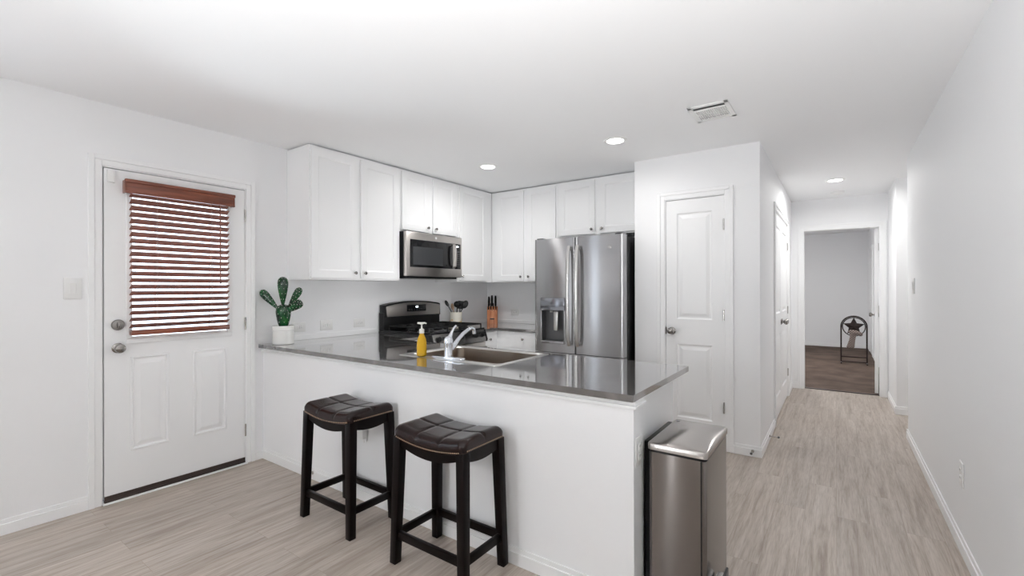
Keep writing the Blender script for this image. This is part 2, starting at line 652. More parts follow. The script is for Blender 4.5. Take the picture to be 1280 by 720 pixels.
YP, XP0, XP1 = 3.984, -1.47, -0.477
PD0, PD1, PDT = -1.196, -0.733, 2.056      # pantry door slab
HD0, HD1, HDT = 5.01, 6.43, 2.05           # hall double door
YE = 7.03
f = MB()                                   # pantry block: front wall, alcove side, hall side
f.box(XP0, PD0 - 0.01, YP, YP + 0.115, 0, ZC)
f.box(PD0 - 0.01, PD1 + 0.01, YP, YP + 0.115, PDT + 0.01, ZC)
f.box(PD1 + 0.01, XP1, YP, YP + 0.115, 0, ZC)
f.box(XP0, XP0 + 0.115, YP + 0.115, YB + 0.12, 0, ZC)
struct('wall_pantry', f, 'wall', smooth=False)
f = MB()
f.box(XP1 - 0.115, XP1, YP + 0.115, HD0 - 0.01, 0, ZC)
f.box(XP1 - 0.115, XP1, HD0 - 0.01, HD1 + 0.01, HDT + 0.01, ZC)
f.box(XP1 - 0.115, XP1, HD1 + 0.01, YE + 0.12, 0, ZC)
struct('wall_hall_left', f, 'wall', smooth=False)
f = MB()                                   # closet back so that the closed doors seal the room
f.box(XP1 - 0.80, XP1 - 0.75, YP + 0.115, YE + 0.12, 0, ZC)
struct('wall_closet', f, 'wall', smooth=False)
BO0, BO1, BOT = -0.335, 0.428, 2.04        # bedroom door opening
f = MB()
f.box(XP1, BO0 - 0.015, YE, YE + 0.12, 0, ZC)
f.box(BO0 - 0.015, BO1 + 0.015, YE, YE + 0.12, BOT + 0.015, ZC)
f.box(BO1 + 0.015, XR, YE, YE + 0.12, 0, ZC)
struct('wall_hall_end', f, 'wall', smooth=False)
YRE, YJ = 5.225, 6.165                     # end of the right wall, far side of the side passage
f = MB()
f.box(XR, XR + 0.12, YREAR, YRE, 0, ZC)
f.box(XR + 0.12, 1.92, YRE - 0.12, YRE, 0, ZC)
struct('wall_right', f, 'wall', smooth=False)
f = MB()
f.box(XR, 1.92, YJ, YJ + 0.12, 0, ZC)
f.box(XR, XR + 0.12, YJ + 0.12, YE + 0.12, 0, ZC)
f.box(1.80, 1.92, YRE, YJ, 0, ZC)
struct('wall_passage', f, 'wall', smooth=False)
f = MB()
f.box(XL - 0.15, XR + 0.12, YREAR - 0.15, YREAR, 0, 0.03)
f.box(XL - 0.15, XR + 0.12, YREAR - 0.15, YREAR, 2.25, ZC)
f.box(XL - 0.15, -2.075, YREAR - 0.15, YREAR, 0.03, 2.25)
f.box(-1.965, XR + 0.12, YREAR - 0.15, YREAR, 0.03, 2.25)
struct('wall_rear', f, 'wall', smooth=False)
f = MB()                                   # bedroom walls
f.box(-2.5, 0.75, 12.4, 12.52, 0, 2.52)
f.box(0.57, 0.69, 7.15, 12.4, 0, 2.52)
struct('wall_bedroom_far', f, 'wall', smooth=False)
f = MB()
f.box(-2.5, -2.38, 7.15, 9.15, 0, 2.52)
f.box(-2.5, -2.38, 9.65, 12.4, 0, 2.52)
f.box(-2.5, -2.38, 9.15, 9.65, 0, 0.85)
f.box(-2.5, -2.38, 9.15, 9.65, 1.85, 2.52)
f.box(-2.5, XP1 - 0.115, 7.03, 7.15, 0, 2.52)
f.box(XP1 - 0.115, 0.69, 7.145, 7.15, ZC, 2.52)
f.box(XR, 0.75, 7.14, 7.15, 0, 2.52)
struct('wall_bedroom_left', f, 'wall', smooth=False)


# windows behind the photographer
def window(name, axis, c, a0, a1, z0, z1):
    f = MB()
    t = min(0.05, (a1 - a0) * 0.1)
    rects = [(a0, a1, z0, z0 + t), (a0, a1, z1 - t, z1), (a0, a0 + t, z0 + t, z1 - t), (a1 - t, a1, z0 + t, z1 - t),
             (a0 + t, a1 - t, (z0 + z1) / 2 - t / 2, (z0 + z1) / 2 + t / 2)]
    for p, q, r, s in rects:
        if axis == 'X':
            f.box(c - 0.03, c + 0.03, p, q, r, s)
        else:
            f.box(p, q, c - 0.03, c + 0.03, r, s)
    struct(name, f, 'trim', smooth=False)


window('window_1', 'X', XL - 0.04, -0.35, 0.15, 0.50, 2.10)
window('window_2', 'Y', YREAR - 0.04, -2.075, -1.965, 0.03, 2.25)  # unseen; narrowed to a slit to shape the trash can streak

# ------------------------------------------------------------------ baseboards and casings
BBH, BBT = 0.082, 0.012


def base_run(f, p0, p1, nx, ny):
    """baseboard from p0 to p1 on the side (nx, ny) of the wall: plank with a stepped top"""
    (x0, y0), (x1, y1) = p0, p1
    for t, z0, z1 in ((BBT, 0, BBH * 0.72), (BBT * 0.55, BBH * 0.72, BBH)):
        f.box(min(x0, x1, x0 + nx * t, x1 + nx * t), max(x0, x1, x0 + nx * t, x1 + nx * t),
              min(y0, y1, y0 + ny * t, y1 + ny * t), max(y0, y1, y0 + ny * t, y1 + ny * t), z0, z1, 0.0012, 1)


CW, CT = 0.062, 0.016                      # casing width, thickness
YW0, YW1, XWE = 1.785, 1.896, -0.665       # peninsula half wall
f = MB()
base_run(f, (XL, YREAR), (XL, ED0 - CW), 1, 0)
base_run(f, (XL, ED1 + CW + 0.012), (XL, YW0), 1, 0)
struct('baseboard_left', f, 'trim')
f = MB()
base_run(f, (XL, YW0), (XWE, YW0), 0, -1)
base_run(f, (XWE, YW0 - BBT), (XWE, YW1), 1, 0)
struct('baseboard_peninsula', f, 'trim')
f = MB()
base_run(f, (XP0, YP), (PD0 - CW, YP), 0, -1)
base_run(f, (PD1 + CW, YP), (XP1, YP), 0, -1)
struct('baseboard_pantry', f, 'trim')
f = MB()
base_run(f, (XP1, YP - BBT), (XP1, HD0 - CW), 1, 0)
base_run(f, (XP1, HD1 + CW), (XP1, YE), 1, 0)
base_run(f, (XP1, YE), (BO0 - CW, YE), 0, -1)
struct('baseboard_hall', f, 'trim')
f = MB()
base_run(f, (XR, YREAR), (XR, YRE), -1, 0)
base_run(f, (XR - BBT, YRE), (1.8, YRE), 0, 1)
struct('baseboard_right', f, 'trim')
f = MB()
base_run(f, (XR - BBT, YJ), (1.8, YJ), 0, -1)
base_run(f, (XR, YJ), (XR, YE), -1, 0)
struct('baseboard_passage', f, 'trim')
f = MB()
base_run(f, (-2.38, 12.4), (0.57, 12.4), 0, -1)
base_run(f, (0.57, 7.15), (0.57, 10.95), -1, 0)
base_run(f, (0.57, 11.95), (0.57, 12.4), -1, 0)
struct('baseboard_bedroom', f, 'trim')


def casing(name, axis, c, n, a0, a1, zt, depth=0.115):
    """door casing on a wall face at coordinate c with outward normal n; a0..a1 clear opening; jamb lining of the given depth"""
    f = MB()

    def bx(p, q, d0, d1, z0, z1, b=0.002):
        lo, hi = sorted((c + n * d0, c + n * d1))
        if axis == 'X':
            f.box(lo, hi, p, q, z0, z1, b, 1)
        else:
            f.box(p, q, lo, hi, z0, z1, b, 1)
    g = 0.006
    for t, w0, w1 in ((CT * 0.62, 0, CW * 0.55), (CT, CW * 0.55, CW)):
        bx(a0 - g - w1, a0 - g - w0, 0, t, 0, zt + g + w1)
        bx(a1 + g + w0, a1 + g + w1, 0, t, 0, zt + g + w1)
        bx(a0 - g - w0, a1 + g + w0, 0, t, zt + g + w0, zt + g + w1)
    # jamb lining
    bx(a0 - 0.012, a0, -depth, 0.002, 0, zt + 0.012, 0)
    bx(a1, a1 + 0.012, -depth, 0.002, 0, zt + 0.012, 0)
    bx(a0, a1, -depth, 0.002, zt, zt + 0.012, 0)
    return struct(name, f, 'trim')


casing('trim_1', 'X', XL, 1, ED0 - 0.006, ED1 + 0.003, EDT + 0.006, 0.15)
casing('trim_2', 'Y', YP, -1, PD0 - 0.002, PD1 + 0.002, PDT + 0.003)
casing('trim_3', 'X', XP1, 1, HD0 - 0.002, HD1 + 0.002, HDT + 0.003)
casing('trim_4', 'Y', YE, -1, BO0, BO1, BOT, 0.12)
f = MB()                                    # apron moulding under the peninsula worktop
for t, z0, z1 in ((0.016, 0.822, 0.836), (0.011, 0.836, 0.856)):
    f.box(XL, XWE + t, YW0 - t, YW0, z0, z1, 0.002, 1)
    f.box(XWE, XWE + t, YW0, YW1, z0, z1, 0.002, 1)
struct('trim_5', f, 'trim')
f = MB()
f.box(XL, XWE, YW0, YW1, 0, 0.8555)
struct('wall_peninsula', f, 'wall', smooth=False)
f = MB()                                    # low white strip along the wall behind the worktops
f.box(XL, XL + 0.012, YW1, 2.868, 0.884, 0.926, 0.002, 1)
f.box(XL, XL + 0.012, 3.655, YB, 0.884, 0.926, 0.002, 1)
f.box(XL + 0.012, -2.43, YB - 0.012, YB, 0.884, 0.926, 0.002, 1)
struct('trim_6', f, 'trim')


def frame_mtx(origin, ux, uy):
    """local x,y,z -> world with z = ux x uy"""
    ux, uy = Vector(ux), Vector(uy)
    uz = ux.cross(uy)
    return Matrix(((ux.x, uy.x, uz.x, origin[0]), (ux.y, uy.y, uz.y, origin[1]), (ux.z, uy.z, uz.z, origin[2]), (0, 0, 0, 1)))


def panel_slab(f, mtx, wd, ht, th, panels, style='raised', holes=()):
    """a slab lying in local x (0..wd), y (0..ht), face at z=th; recessed panels modelled into the face"""
    bm = f.bm
    f.weld = True

    def quad(a, b, c_, d):
        bm.faces.new([bm.verts.new(mtx @ Vector(p)) for p in (a, b, c_, d)])
    rects = list(panels) + list(holes)
    xs = sorted({0, wd} | {r[0] for r in rects} | {r[1] for r in rects})
    ys = sorted({0, ht} | {r[2] for r in rects} | {r[3] for r in rects})
    for i in range(len(xs) - 1):
        for j in range(len(ys) - 1):
            xm, ym = (xs[i] + xs[i + 1]) / 2, (ys[j] + ys[j + 1]) / 2
            if any(r[0] < xm < r[1] and r[2] < ym < r[3] for r in rects):
                continue
            quad((xs[i], ys[j], th), (xs[i + 1], ys[j], th), (xs[i + 1], ys[j + 1], th), (xs[i], ys[j + 1], th))

    def ring(r, i0, z0, i1, z1):
        a = [(r[0] + i0, r[2] + i0, z0), (r[1] - i0, r[2] + i0, z0), (r[1] - i0, r[3] - i0, z0), (r[0] + i0, r[3] - i0, z0)]
        b = [(r[0] + i1, r[2] + i1, z1), (r[1] - i1, r[2] + i1, z1), (r[1] - i1, r[3] - i1, z1), (r[0] + i1, r[3] - i1, z1)]
        for k in range(4):
            l = (k + 1) % 4
            quad(a[k], a[l], b[l], b[k])
        return b
    for r in panels:
        if style == 'raised':
            prof = [(0, th), (0.010, th - 0.009), (0.022, th - 0.009), (0.048, th - 0.001)]
        elif style == 'moulded':
            prof = [(0, th), (0.004, th + 0.005), (0.012, th + 0.005), (0.018, th - 0.004), (0.026, th - 0.004), (0.052, th + 0.003)]
        else:
            prof = [(0, th), (0.008, th - 0.004), (0.010, th - 0.008)]
        for (i0, z0), (i1, z1) in zip(prof, prof[1:]):
            b = ring(r, i0, z0, i1, z1)
        quad(*b)
    for r in holes:
        ring(r, 0, th, 0, 0)
    # sides and back
    quad((0, 0, 0), (0, 0, th), (0, ht, th), (0, ht, 0))
    quad((wd, 0, 0), (wd, ht, 0), (wd, ht, th), (wd, 0, th))
    quad((0, 0, 0), (wd, 0, 0), (wd, 0, th), (0, 0, th))
    quad((0, ht, 0), (0, ht, th), (wd, ht, th), (wd, ht, 0))
    if not holes:
        quad((0, 0, 0), (0, ht, 0), (wd, ht, 0), (wd, 0, 0))
    else:
        for i in range(len(xs) - 1):
            for j in range(len(ys) - 1):
                xm, ym = (xs[i] + xs[i + 1]) / 2, (ys[j] + ys[j + 1]) / 2
                if any(r[0] < xm < r[1] and r[2] < ym < r[3] for r in holes):
                    continue
                quad((xs[i], ys[j], 0), (xs[i], ys[j + 1], 0), (xs[i + 1], ys[j + 1], 0), (xs[i + 1], ys[j], 0))
    return f


KNOB = [(0.030, 0), (0.031, 0.004), (0.026, 0.007), (0.011, 0.010), (0.010, 0.026), (0.020, 0.030), (0.027, 0.040), (0.0285, 0.050), (0.024, 0.060), (0.012, 0.065), (0, 0.0655)]


def hinge(f, x, y, z0, h=0.09):
    f.lathe([(0.006, z0), (0.006, z0 + h)], (x, y, 0), n=10)


# ---- entry door (door_1) in the left wall
ETH = 0.044
dz0 = 0.024
fm = frame_mtx((XL - ETH + 0.002, ED0, dz0), (0, 1, 0), (0, 0, 1))
f = MB()
wd = ED1 - ED0
pan = [(0.127, 0.333, 0.268, 0.862), (0.470, 0.686, 0.268, 0.862)]
gl = (0.125, 0.700, 0.985, 1.935)
panel_slab(f, fm, wd, EDT - dz0, ETH, pan, 'moulded', [gl])
d1 = struct('door_1', f, 'door', smooth=False)
f = MB()                                     # glazing bead around the window
for p, q, r, s in ((0.105, 0.72, 0.965, 0.995), (0.105, 0.72, 1.925, 1.955), (0.105, 0.135, 0.995, 1.925), (0.69, 0.72, 0.995, 1.925)):
    f.box(XL - 0.010, XL + 0.012, ED0 + p, ED0 + q, r, s, 0.004, 2)
build('glazing_frame', f, 'door', d1)
f = MB()
f.box(XL - 0.026, XL - 0.020, ED0 + 0.120, ED0 + 0.705, 0.985 + dz0 - 0.03, 1.935 + dz0 + 0.01)
build('window_pane', f, 'pane', d1, smooth=False)
for nm, z, prof in (('door_knob', 0.945, KNOB), ('deadbolt', 1.088, [(0.033, 0), (0.034, 0.008), (0.029, 0.016), (0.012, 0.018), (0.012, 0.022), (0, 0.022)])):
    f = MB()
    f.lathe(prof, (XL + 0.002, 0.903, z), 'X', 24)
    if nm == 'deadbolt':
        f.box(XL + 0.02, XL + 0.036, 0.896, 0.910, z - 0.018, z + 0.018, 0.003)
    build(nm, f, 'knob', d1)
for z in (0.205, 1.005, 1.815):
    f = MB()
    hinge(f, XL + 0.006, ED1 + 0.004, z)
    build('hinge', f, 'nickel', d1)
f = MB()
f.box(XL - 0.01, XL + 0.012, ED0, ED1, 0.006, 0.024, 0.002)
f.box(XL + 0.002, XL + 0.008, ED0, ED1, 0.024, 0.046)
build('door_sweep', f, 'bronze', d1)
f = MB()
f.box(XL - 0.15, XL + 0.03, ED0 - 0.01, ED1 + 0.01, 0.0, 0.009, 0.003)
struct('threshold', f, 'trim')
f = MB()
f.box(XL + 0.003, XL + 0.018, ED0 + 0.012, ED0 + 0.050, EDT - 0.085, EDT - 0.010, 0.004)
single('door_sensor', f, 'white_plastic', 'small white alarm contact sensor at the top corner of the entry door', 'sensor', (XL, ED0 + 0.03, EDT - 0.05))
f = MB()  # dark strips painted for the shade in the gap around the door
f.box(XL - 0.10, XL - 0.046, ED0 - 0.006, ED0 + 0.02, 0, EDT + 0.006)
f.box(XL - 0.10, XL - 0.048, ED1 - 0.02, ED1 + 0.003, 0, EDT + 0.004)
f.box(XL - 0.10, XL - 0.046, ED0, ED1, EDT - 0.015, EDT + 0.006)
struct('door_gap_shade', f, 'gap', smooth=False)

# ---- wooden blind on the entry door
bl = thing('window_blind', 'cherry wood slatted blind hanging over the window of the white entry door', 'blind', (XL + 0.03, (ED0 + ED1) / 2, 1.98))
BY0, BY1 = 0.956, 1.520
f = MB()
f.box(XL + 0.055, XL + 0.070, 0.926, 1.550, 1.905, 1.985, 0.004)
f.box(XL + 0.052, XL + 0.078, 0.922, 1.554, 1.968, 1.990, 0.005)
f.box(XL + 0.052, XL + 0.074, 0.924, 1.552, 1.902, 1.914, 0.004)
f.box(XL + 0.012, XL + 0.070, 0.924, 0.934, 1.905, 1.985, 0.003)
f.box(XL + 0.012, XL + 0.070, 1.542, 1.552, 1.905, 1.985, 0.003)
build('valance', f, 'blind', bl)
f = MB()
f.box(XL + 0.014, XL + 0.050, BY0, BY1, 1.945, 1.980)
build('head_rail', f, 'blind', bl)
f = MB()
nsl = 21
for i in range(nsl):
    z = 1.078 + i * (1.900 - 1.078) / (nsl - 1)
    a = R(-30)
    mt = Matrix.Translation((XL + 0.037, 0, z)) @ Matrix.Rotation(a, 4, 'Y')
    f.box(-0.024, 0.024, BY0, BY1, -0.0014, 0.0014, mtx=mt)
build('slats', f, 'slat', bl, smooth=False)
f = MB()
f.box(XL + 0.014, XL + 0.062, BY0, BY1, 1.020, 1.052, 0.004)
build('bottom_rail', f, 'blind', bl)
for yy in (1.09, 1.405):
    f = MB()
    f.tube([(XL + 0.060, yy, 1.05), (XL + 0.060, yy, 1.92)], 0.0012, 6)
    f.tube([(XL + 0.016, yy, 1.05), (XL + 0.016, yy, 1.92)], 0.0012, 6)
    for i in range(nsl):
        z = 1.078 + i * (1.900 - 1.078) / (nsl - 1)
        f.tube([(XL + 0.060, yy, z - 0.013), (XL + 0.016, yy, z + 0.011)], 0.001, 5)
    build('ladder_cord', f, 'cord', bl)
f = MB()
f.tube([(XL + 0.066, 1.455, 1.90), (XL + 0.068, 1.457, 1.345)], 0.0045, 8)
build('tilt_wand', f, 'blind', bl)

# ---- pantry door (door_2)
PTH = 0.035
fm = frame_mtx((PD0, YP + PTH + 0.010, 0.012), (1, 0, 0), (0, 0, 1))      # z = x cross z = -y
f = MB()
pw = PD1 - PD0
panel_slab(f, fm, pw, PDT - 0.012, PTH, [(0.090, pw - 0.090, 1.035, 1.930), (0.090, pw - 0.090, 0.205, 0.825)], 'raised')
d2 = struct('door_2', f, 'door', smooth=False)
f = MB()
f.lathe(KNOB, (-1.146, YP + 0.010, 0.945), '-Y', 24)
build('door_knob', f, 'knob', d2)
f = MB()
f.box(PD0 - 0.0035, PD0 + 0.003, YP - 0.002, YP + 0.030, 0.915, 0.975)
build('strike_plate', f, 'bronze', d2)
for z in (0.30, 1.045, 1.775):
    f = MB()
    hinge(f, PD1 - 0.001, YP - 0.001, z)
    build('hinge', f, 'nickel', d2)
f = MB()
f.box(PD0, PD1, YP + 0.06, YP + 0.075, 0, PDT)
struct('door_stop_pantry', f, 'trim', smooth=False)

# ---- hall double door (door_3, door_4)
hm = (HD0 + HD1) / 2
for nm, y0, y1, ky, hy in (('door_3', HD0, hm - 0.0015, hm - 0.055, HD0), ('door_4', hm + 0.0015, HD1, hm + 0.055, HD1)):
    f = MB()
    fm = frame_mtx((XP1 - PTH - 0.004, y0, 0.012), (0, 1, 0), (0, 0, 1))
    lw = y1 - y0
    panel_slab(f, fm, lw, HDT - 0.012, PTH, [(0.105, lw - 0.105, 1.035, 1.915), (0.105, lw - 0.105, 0.205, 0.825)], 'raised')
    d = struct(nm, f, 'door', smooth=False)
    f = MB()
    f.lathe(KNOB, (XP1 - 0.004, ky, 0.945), 'X', 20)
    build('door_knob', f, 'knob', d)
    for z in (0.25, 1.0, 1.76):
        f = MB()
        hinge(f, XP1 + 0.003, hy, z)
        build('hinge', f, 'nickel', d)

# ---- bedroom door (door_5), swung open into the bedroom
f = MB()
yb0 = YE + 0.12
fm = frame_mtx((BO1 - 0.006, yb0 + 0.005, 0.016), (0, 1, 0), (0, 0, 1))
fm = Matrix.Translation((BO1 - 0.006, yb0 + 0.005, 0)) @ Matrix.Rotation(R(-3.5), 4, 'Z') @ Matrix.Translation((-BO1 + 0.006, -yb0 - 0.005, 0)) @ fm
# face of the slab turned into the doorway: mirror so that the panels look towards -X
fl = fm @ Matrix(((1, 0, 0, 0), (0, 1, 0, 0), (0, 0, -1, 0), (0, 0, 0, 1)))
panel_slab(f, fl, 0.755, 2.012, PTH, [(0.105, 0.65, 1.025, 1.905), (0.105, 0.65, 0.195, 0.815)], 'raised')
d5 = struct('door_5', f, 'door', smooth=False)
f = MB()
f.lathe(KNOB, (0, 0, 0), 'Z', 20, mtx=fl @ Matrix.Translation((0.69, 0.93, PTH)))
build('door_knob', f, 'knob', d5)
f = MB()
f.lathe(KNOB, (0, 0, 0), 'Z', 20, mtx=fl @ Matrix.Translation((0.69, 0.93, 0)) @ Matrix.Rotation(PI, 4, 'X'))
build('door_knob', f, 'knob', d5)
for z in (0.25, 1.0, 1.76):
    f = MB()
    f.box(BO1 - 0.004, BO1 + 0.0005, yb0 - 0.034, yb0 + 0.004, z, z + 0.09)
    build('hinge', f, 'nickel', d5)
# ---- closed door in the bedroom's right wall (door_6)
casing('trim_7', 'X', 0.57, -1, 11.03, 11.87, 2.05, 0.03)
f = MB()
fm = frame_mtx((0.575, 11.87, 0.016), (0, -1, 0), (0, 0, 1))
panel_slab(f, fm, 0.84, 2.03, 0.012, [(0.11, 0.73, 1.03, 1.91), (0.11, 0.73, 0.2, 0.82)], 'raised')
struct('door_6', f, 'door', smooth=False)
f = MB()
f.box(BO0, BO1, YE + 0.055, YE + 0.10, 0, 0.009, 0.003)
struct('carpet_strip', f, 'bronze')


# ------------------------------------------------------------------ ceiling fixtures
def can_light(x, y, label, power, group='recessed ceiling lights'):
    t = thing('recessed_light', label, 'ceiling light', (x, y, ZC), group)
    f = MB()
    f.lathe([(0.060, ZC - 0.0055), (0.080, ZC - 0.006), (0.086, ZC - 0.003), (0.087, ZC), (0.060, ZC)], (x, y, 0), n=40)
    build('trim_ring', f, 'white_plastic', t)
    f = MB()
    f.lathe([(0, ZC - 0.0075), (0.064, ZC - 0.0065), (0.064, ZC - 0.001)], (x, y, 0), n=40)
    build('diffuser', f, 'lamp', t)
    a = area('recessed_light_glow', (x, y, ZC - 0.012), (0, 0, -1), 0.125, 0.125, power, (1.0, 0.99, 0.975), 'DISK', R(170))
    return t


can_light(-2.628, 3.334, 'bright recessed ceiling light over the kitchen, above the range side', CAN_RANGE)
can_light(-1.376, 3.317, 'bright recessed ceiling light in front of the refrigerator, nearest the air vent', CAN_FRIDGE)
can_light(-0.003, 5.882, 'bright recessed ceiling light at the far end of the hallway', CAN_HALL)
area('passage_lamp', (1.30, 5.72, ZC - 0.02), (0, 0, -1), 0.15, 0.15, CAN_NOOK, (1, 0.985, 0.96), 'DISK')
area('bedroom_fill', (-0.9, 9.2, 2.50), (0, 0, -1), 0.3, 0.3, BED_FILL, (1, 0.985, 0.96), 'DISK')  # unseen light added to brighten the bedroom

f = MB()
f.lathe([(0, ZC - 0.030), (0.045, ZC - 0.030), (0.060, ZC - 0.022), (0.065, ZC)], (0.02, 6.62, 0), n=32)
single('smoke_detector', f, 'white_plastic', 'round white smoke detector on the hallway ceiling behind the light', 'smoke detector', (0.02, 6.62, ZC))

t = thing('air_vent', 'white louvred air supply vent in the ceiling', 'vent', (-0.645, 3.135, ZC))
vx0, vx1, vy0, vy1 = -0.765, -0.525, 2.985, 3.285
f = MB()
bdr = 0.028
for p, q, r, s in ((vx0, vx1, vy0, vy0 + bdr), (vx0, vx1, vy1 - bdr, vy1), (vx0, vx0 + bdr, vy0, vy1), (vx1 - bdr, vx1, vy0, vy1)):
    f.box(p, q, r, s, ZC - 0.008, ZC, 0.003, 1)
build('frame', f, 'white_plastic', t)
f = MB()
f.box(vx0 + bdr, vx1 - bdr, vy0 + bdr, vy0 + bdr + 0.045, ZC - 0.0015, ZC - 0.0005)  # dark sheet painted for the shade inside the duct
build('duct_shade', f, 'dark_slot', t, smooth=False)
f = MB()
f.box(vx0 + bdr, vx1 - bdr, vy0 + bdr + 0.045, vy1 - bdr, ZC - 0.003, ZC - 0.0005)  # pale sheet stands in for the lit duct interior
build('lit_duct_sheet', f, 'white_plastic', t, smooth=False)
f = MB()
for i in range(15):
    xx = vx0 + bdr + 0.006 + i * (vx1 - vx0 - 2 * bdr - 0.012) / 14
    f.box(xx - 0.0018, xx + 0.0018, vy0 + bdr + 0.050, vy1 - bdr - 0.012, ZC - 0.011, ZC - 0.003)
for k in range(3):
    yy = vy0 + bdr + 0.050 + k * 0.082
    f.box(vx0 + bdr, vx1 - bdr, yy - 0.002, yy + 0.002, ZC - 0.010, ZC - 0.003)
build('louvres', f, 'white_plastic', t, smooth=False)
f = MB()
for i in range(14):
    xx = vx0 + bdr + 0.006 + (i + 0.5) * (vx1 - vx0 - 2 * bdr - 0.012) / 14
    f.box(xx - 0.004, xx + 0.004, vy1 - bdr - 0.040, vy1 - bdr - 0.016, ZC - 0.0034, ZC - 0.0029)  # dark patches painted for the shaded gaps between the fins
build('slot_shade', f, 'dark_slot', t, smooth=False)

# ------------------------------------------------------------------ upper cabinets
def shaker(parent, mtx, wd, ht, knob=None, th=0.019, rail=0.058):
    """door in local x,y; knob = (x, y) local"""
    f = MB()
    panel_slab(f, mtx, wd, ht, th, [(rail, wd - rail, rail, ht - rail)], 'shaker')
    d = sub(parent, build('door', f, 'cab', parent, smooth=False))
    if knob:
        add_knob(d, mtx, knob, th)
    return d


def add_knob(d, mtx, knob, th):
    f = MB()
    f.lathe([(0.006, 0), (0.005, 0.010), (0.008, 0.014), (0.0125, 0.018), (0.0135, 0.023), (0.010, 0.027), (0, 0.028)], (0, 0, 0), 'Z', 16,
            mtx=mtx @ Matrix.Translation((knob[0], knob[1], th)))
    build('knob', f, 'knob', d)


ZU0, ZU1 = 1.380, 2.428
XF = -3.310                                   # face frame of the left run


def upper_left(label, y0, y1, z0, doors, knob_pairs):
    t = thing('wall_cabinet', label, 'cabinet', (XL, (y0 + y1) / 2, z0), 'white upper wall cabinets')
    f = MB()
    f.box(XL + 0.001, XF, y0 + 0.0006, y1 - 0.0006, z0, ZU1, 0.0015, 1)
    build('body', f, 'cab', t)
    for (a, b, k) in doors:
        # viewed from the room: local x runs along +Y reversed so that the normal is +X
        mt = frame_mtx((XF, a, z0 + 0.016), (0, 1, 0), (0, 0, 1))
        wd, ht = b - a, 2.408 - (z0 + 0.016)
        kx = wd - 0.030 if k == 'R' else 0.030
        shaker(t, mt, wd, ht, (kx, 0.045) if k else None)
    return t


upper_left('tall two-door white upper cabinet at the left end, above the cactus', 1.975, 2.870, ZU0, [(1.983, 2.400, 'R'), (2.438, 2.852, 'L')], 0)
upper_left('short two-door white upper cabinet directly above the microwave', 2.870, 3.655, 1.846, [(2.888, 3.240, 'R'), (3.290, 3.628, 'L')], 0)
upper_left('single-door white upper cabinet right of the microwave, in the corner', 3.655, 4.268, ZU0, [(3.688, 4.150, 'L')], 0)
YF = 4.270                                    # face frame of the back run


def upper_back(label, x0, x1, z0, doors):
    t = thing('wall_cabinet', label, 'cabinet', ((x0 + x1) / 2, YB, z0), 'white upper wall cabinets')
    f = MB()
    f.box(x0 + 0.0006, x1 - 0.0006, YF, YB - 0.001, z0, ZU1, 0.0015, 1)
    build('body', f, 'cab', t)
    for (a, b, k) in doors:
        mt = frame_mtx((a, YF, z0 + 0.016), (1, 0, 0), (0, 0, 1))
        wd, ht = b - a, 2.408 - (z0 + 0.016)
        kx = wd - 0.030 if k == 'R' else 0.030
        shaker(t, mt, wd, ht, (kx, 0.045))
    return t


upper_back('two-door white upper cabinet left of the refrigerator, above the knife block', -3.309, -2.415, ZU0, [(-3.222, -2.852, 'R'), (-2.808, -2.440, 'L')])
upper_back('short two-door white upper cabinet above the refrigerator', -2.415, -1.472, 1.846, [(-2.393, -1.985, 'R'), (-1.935, -1.512, 'L')])

# ------------------------------------------------------------------ base cabinets
ZT0, ZT1 = 0.856, 0.884                       # worktop bottom and top


def base_cab(label, box, toe):
    t = thing('base_cabinet', label, 'cabinet', ((box[0] + box[1]) / 2, (box[2] + box[3]) / 2, 0), 'white base cabinets')
    f = MB()
    f.box(box[0], box[1], box[2], box[3], 0.10, ZT0 - 0.001)
    f.box(toe[0], toe[1], toe[2], toe[3], 0, 0.10)
    build('body', f, 'cab', t, smooth=False)
    return t


t = base_cab('white base cabinet under the corner worktop right of the range', (XL + 0.001, -3.022, 3.652, YB - 0.001), (XL + 0.001, -3.09, 3.652, YB - 0.001))
mt = frame_mtx((-3.022, 3.695, 0.690), (0, 1, 0), (0, 0, 1))
f = MB()
panel_slab(f, mt, 0.262, 0.155, 0.019, [], 'shaker')
d = sub(t, build('drawer', f, 'cab', t, smooth=False))
add_knob(d, mt, (0.131, 0.08), 0.019)
shaker(t, frame_mtx((-3.022, 3.695, 0.118), (0, 1, 0), (0, 0, 1)), 0.262, 0.545, (0.04, 0.49))
t = base_cab('white base cabinet left of the refrigerator under the knife block worktop', (-3.020, -2.430, 3.985, YB - 0.001), (-3.020, -2.430, 4.05, YB - 0.001))
mt = frame_mtx((-2.858, 3.985, 0.690), (1, 0, 0), (0, 0, 1))
f = MB()
panel_slab(f, mt, 0.395, 0.155, 0.019, [], 'shaker')
d = sub(t, build('drawer', f, 'cab', t, smooth=False))
add_knob(d, mt, (0.195, 0.088), 0.019)
shaker(t, frame_mtx((-2.858, 3.985, 0.118), (1, 0, 0), (0, 0, 1)), 0.395, 0.545, (0.35, 0.49))
f = MB()                                       # sink base: shell of panels, open inside for the basin
t = thing('base_cabinet', 'white peninsula base cabinet with plain end panel beside the trash can', 'cabinet', (-1.6, 2.15, 0), 'white base cabinets')
f.box(-3.0, -0.770, 2.540, 2.556, 0.10, ZT0 - 0.001)
f.box(-0.786, -0.770, 2.380, 2.540, 0.10, ZT0 - 0.001)
f.box(-0.770, -0.700, 2.380, 2.396, 0.10, ZT0 - 0.001)
f.box(-3.0, -0.700, 1.897, 1.907, 0.10, ZT0 - 0.001)
f.box(-3.0, -0.786, 1.907, 2.540, 0.10, 0.118)
f.box(-3.0, -0.786, 1.93, 2.48, 0, 0.10)
build('body', f, 'cab', t, smooth=False)
f = MB()
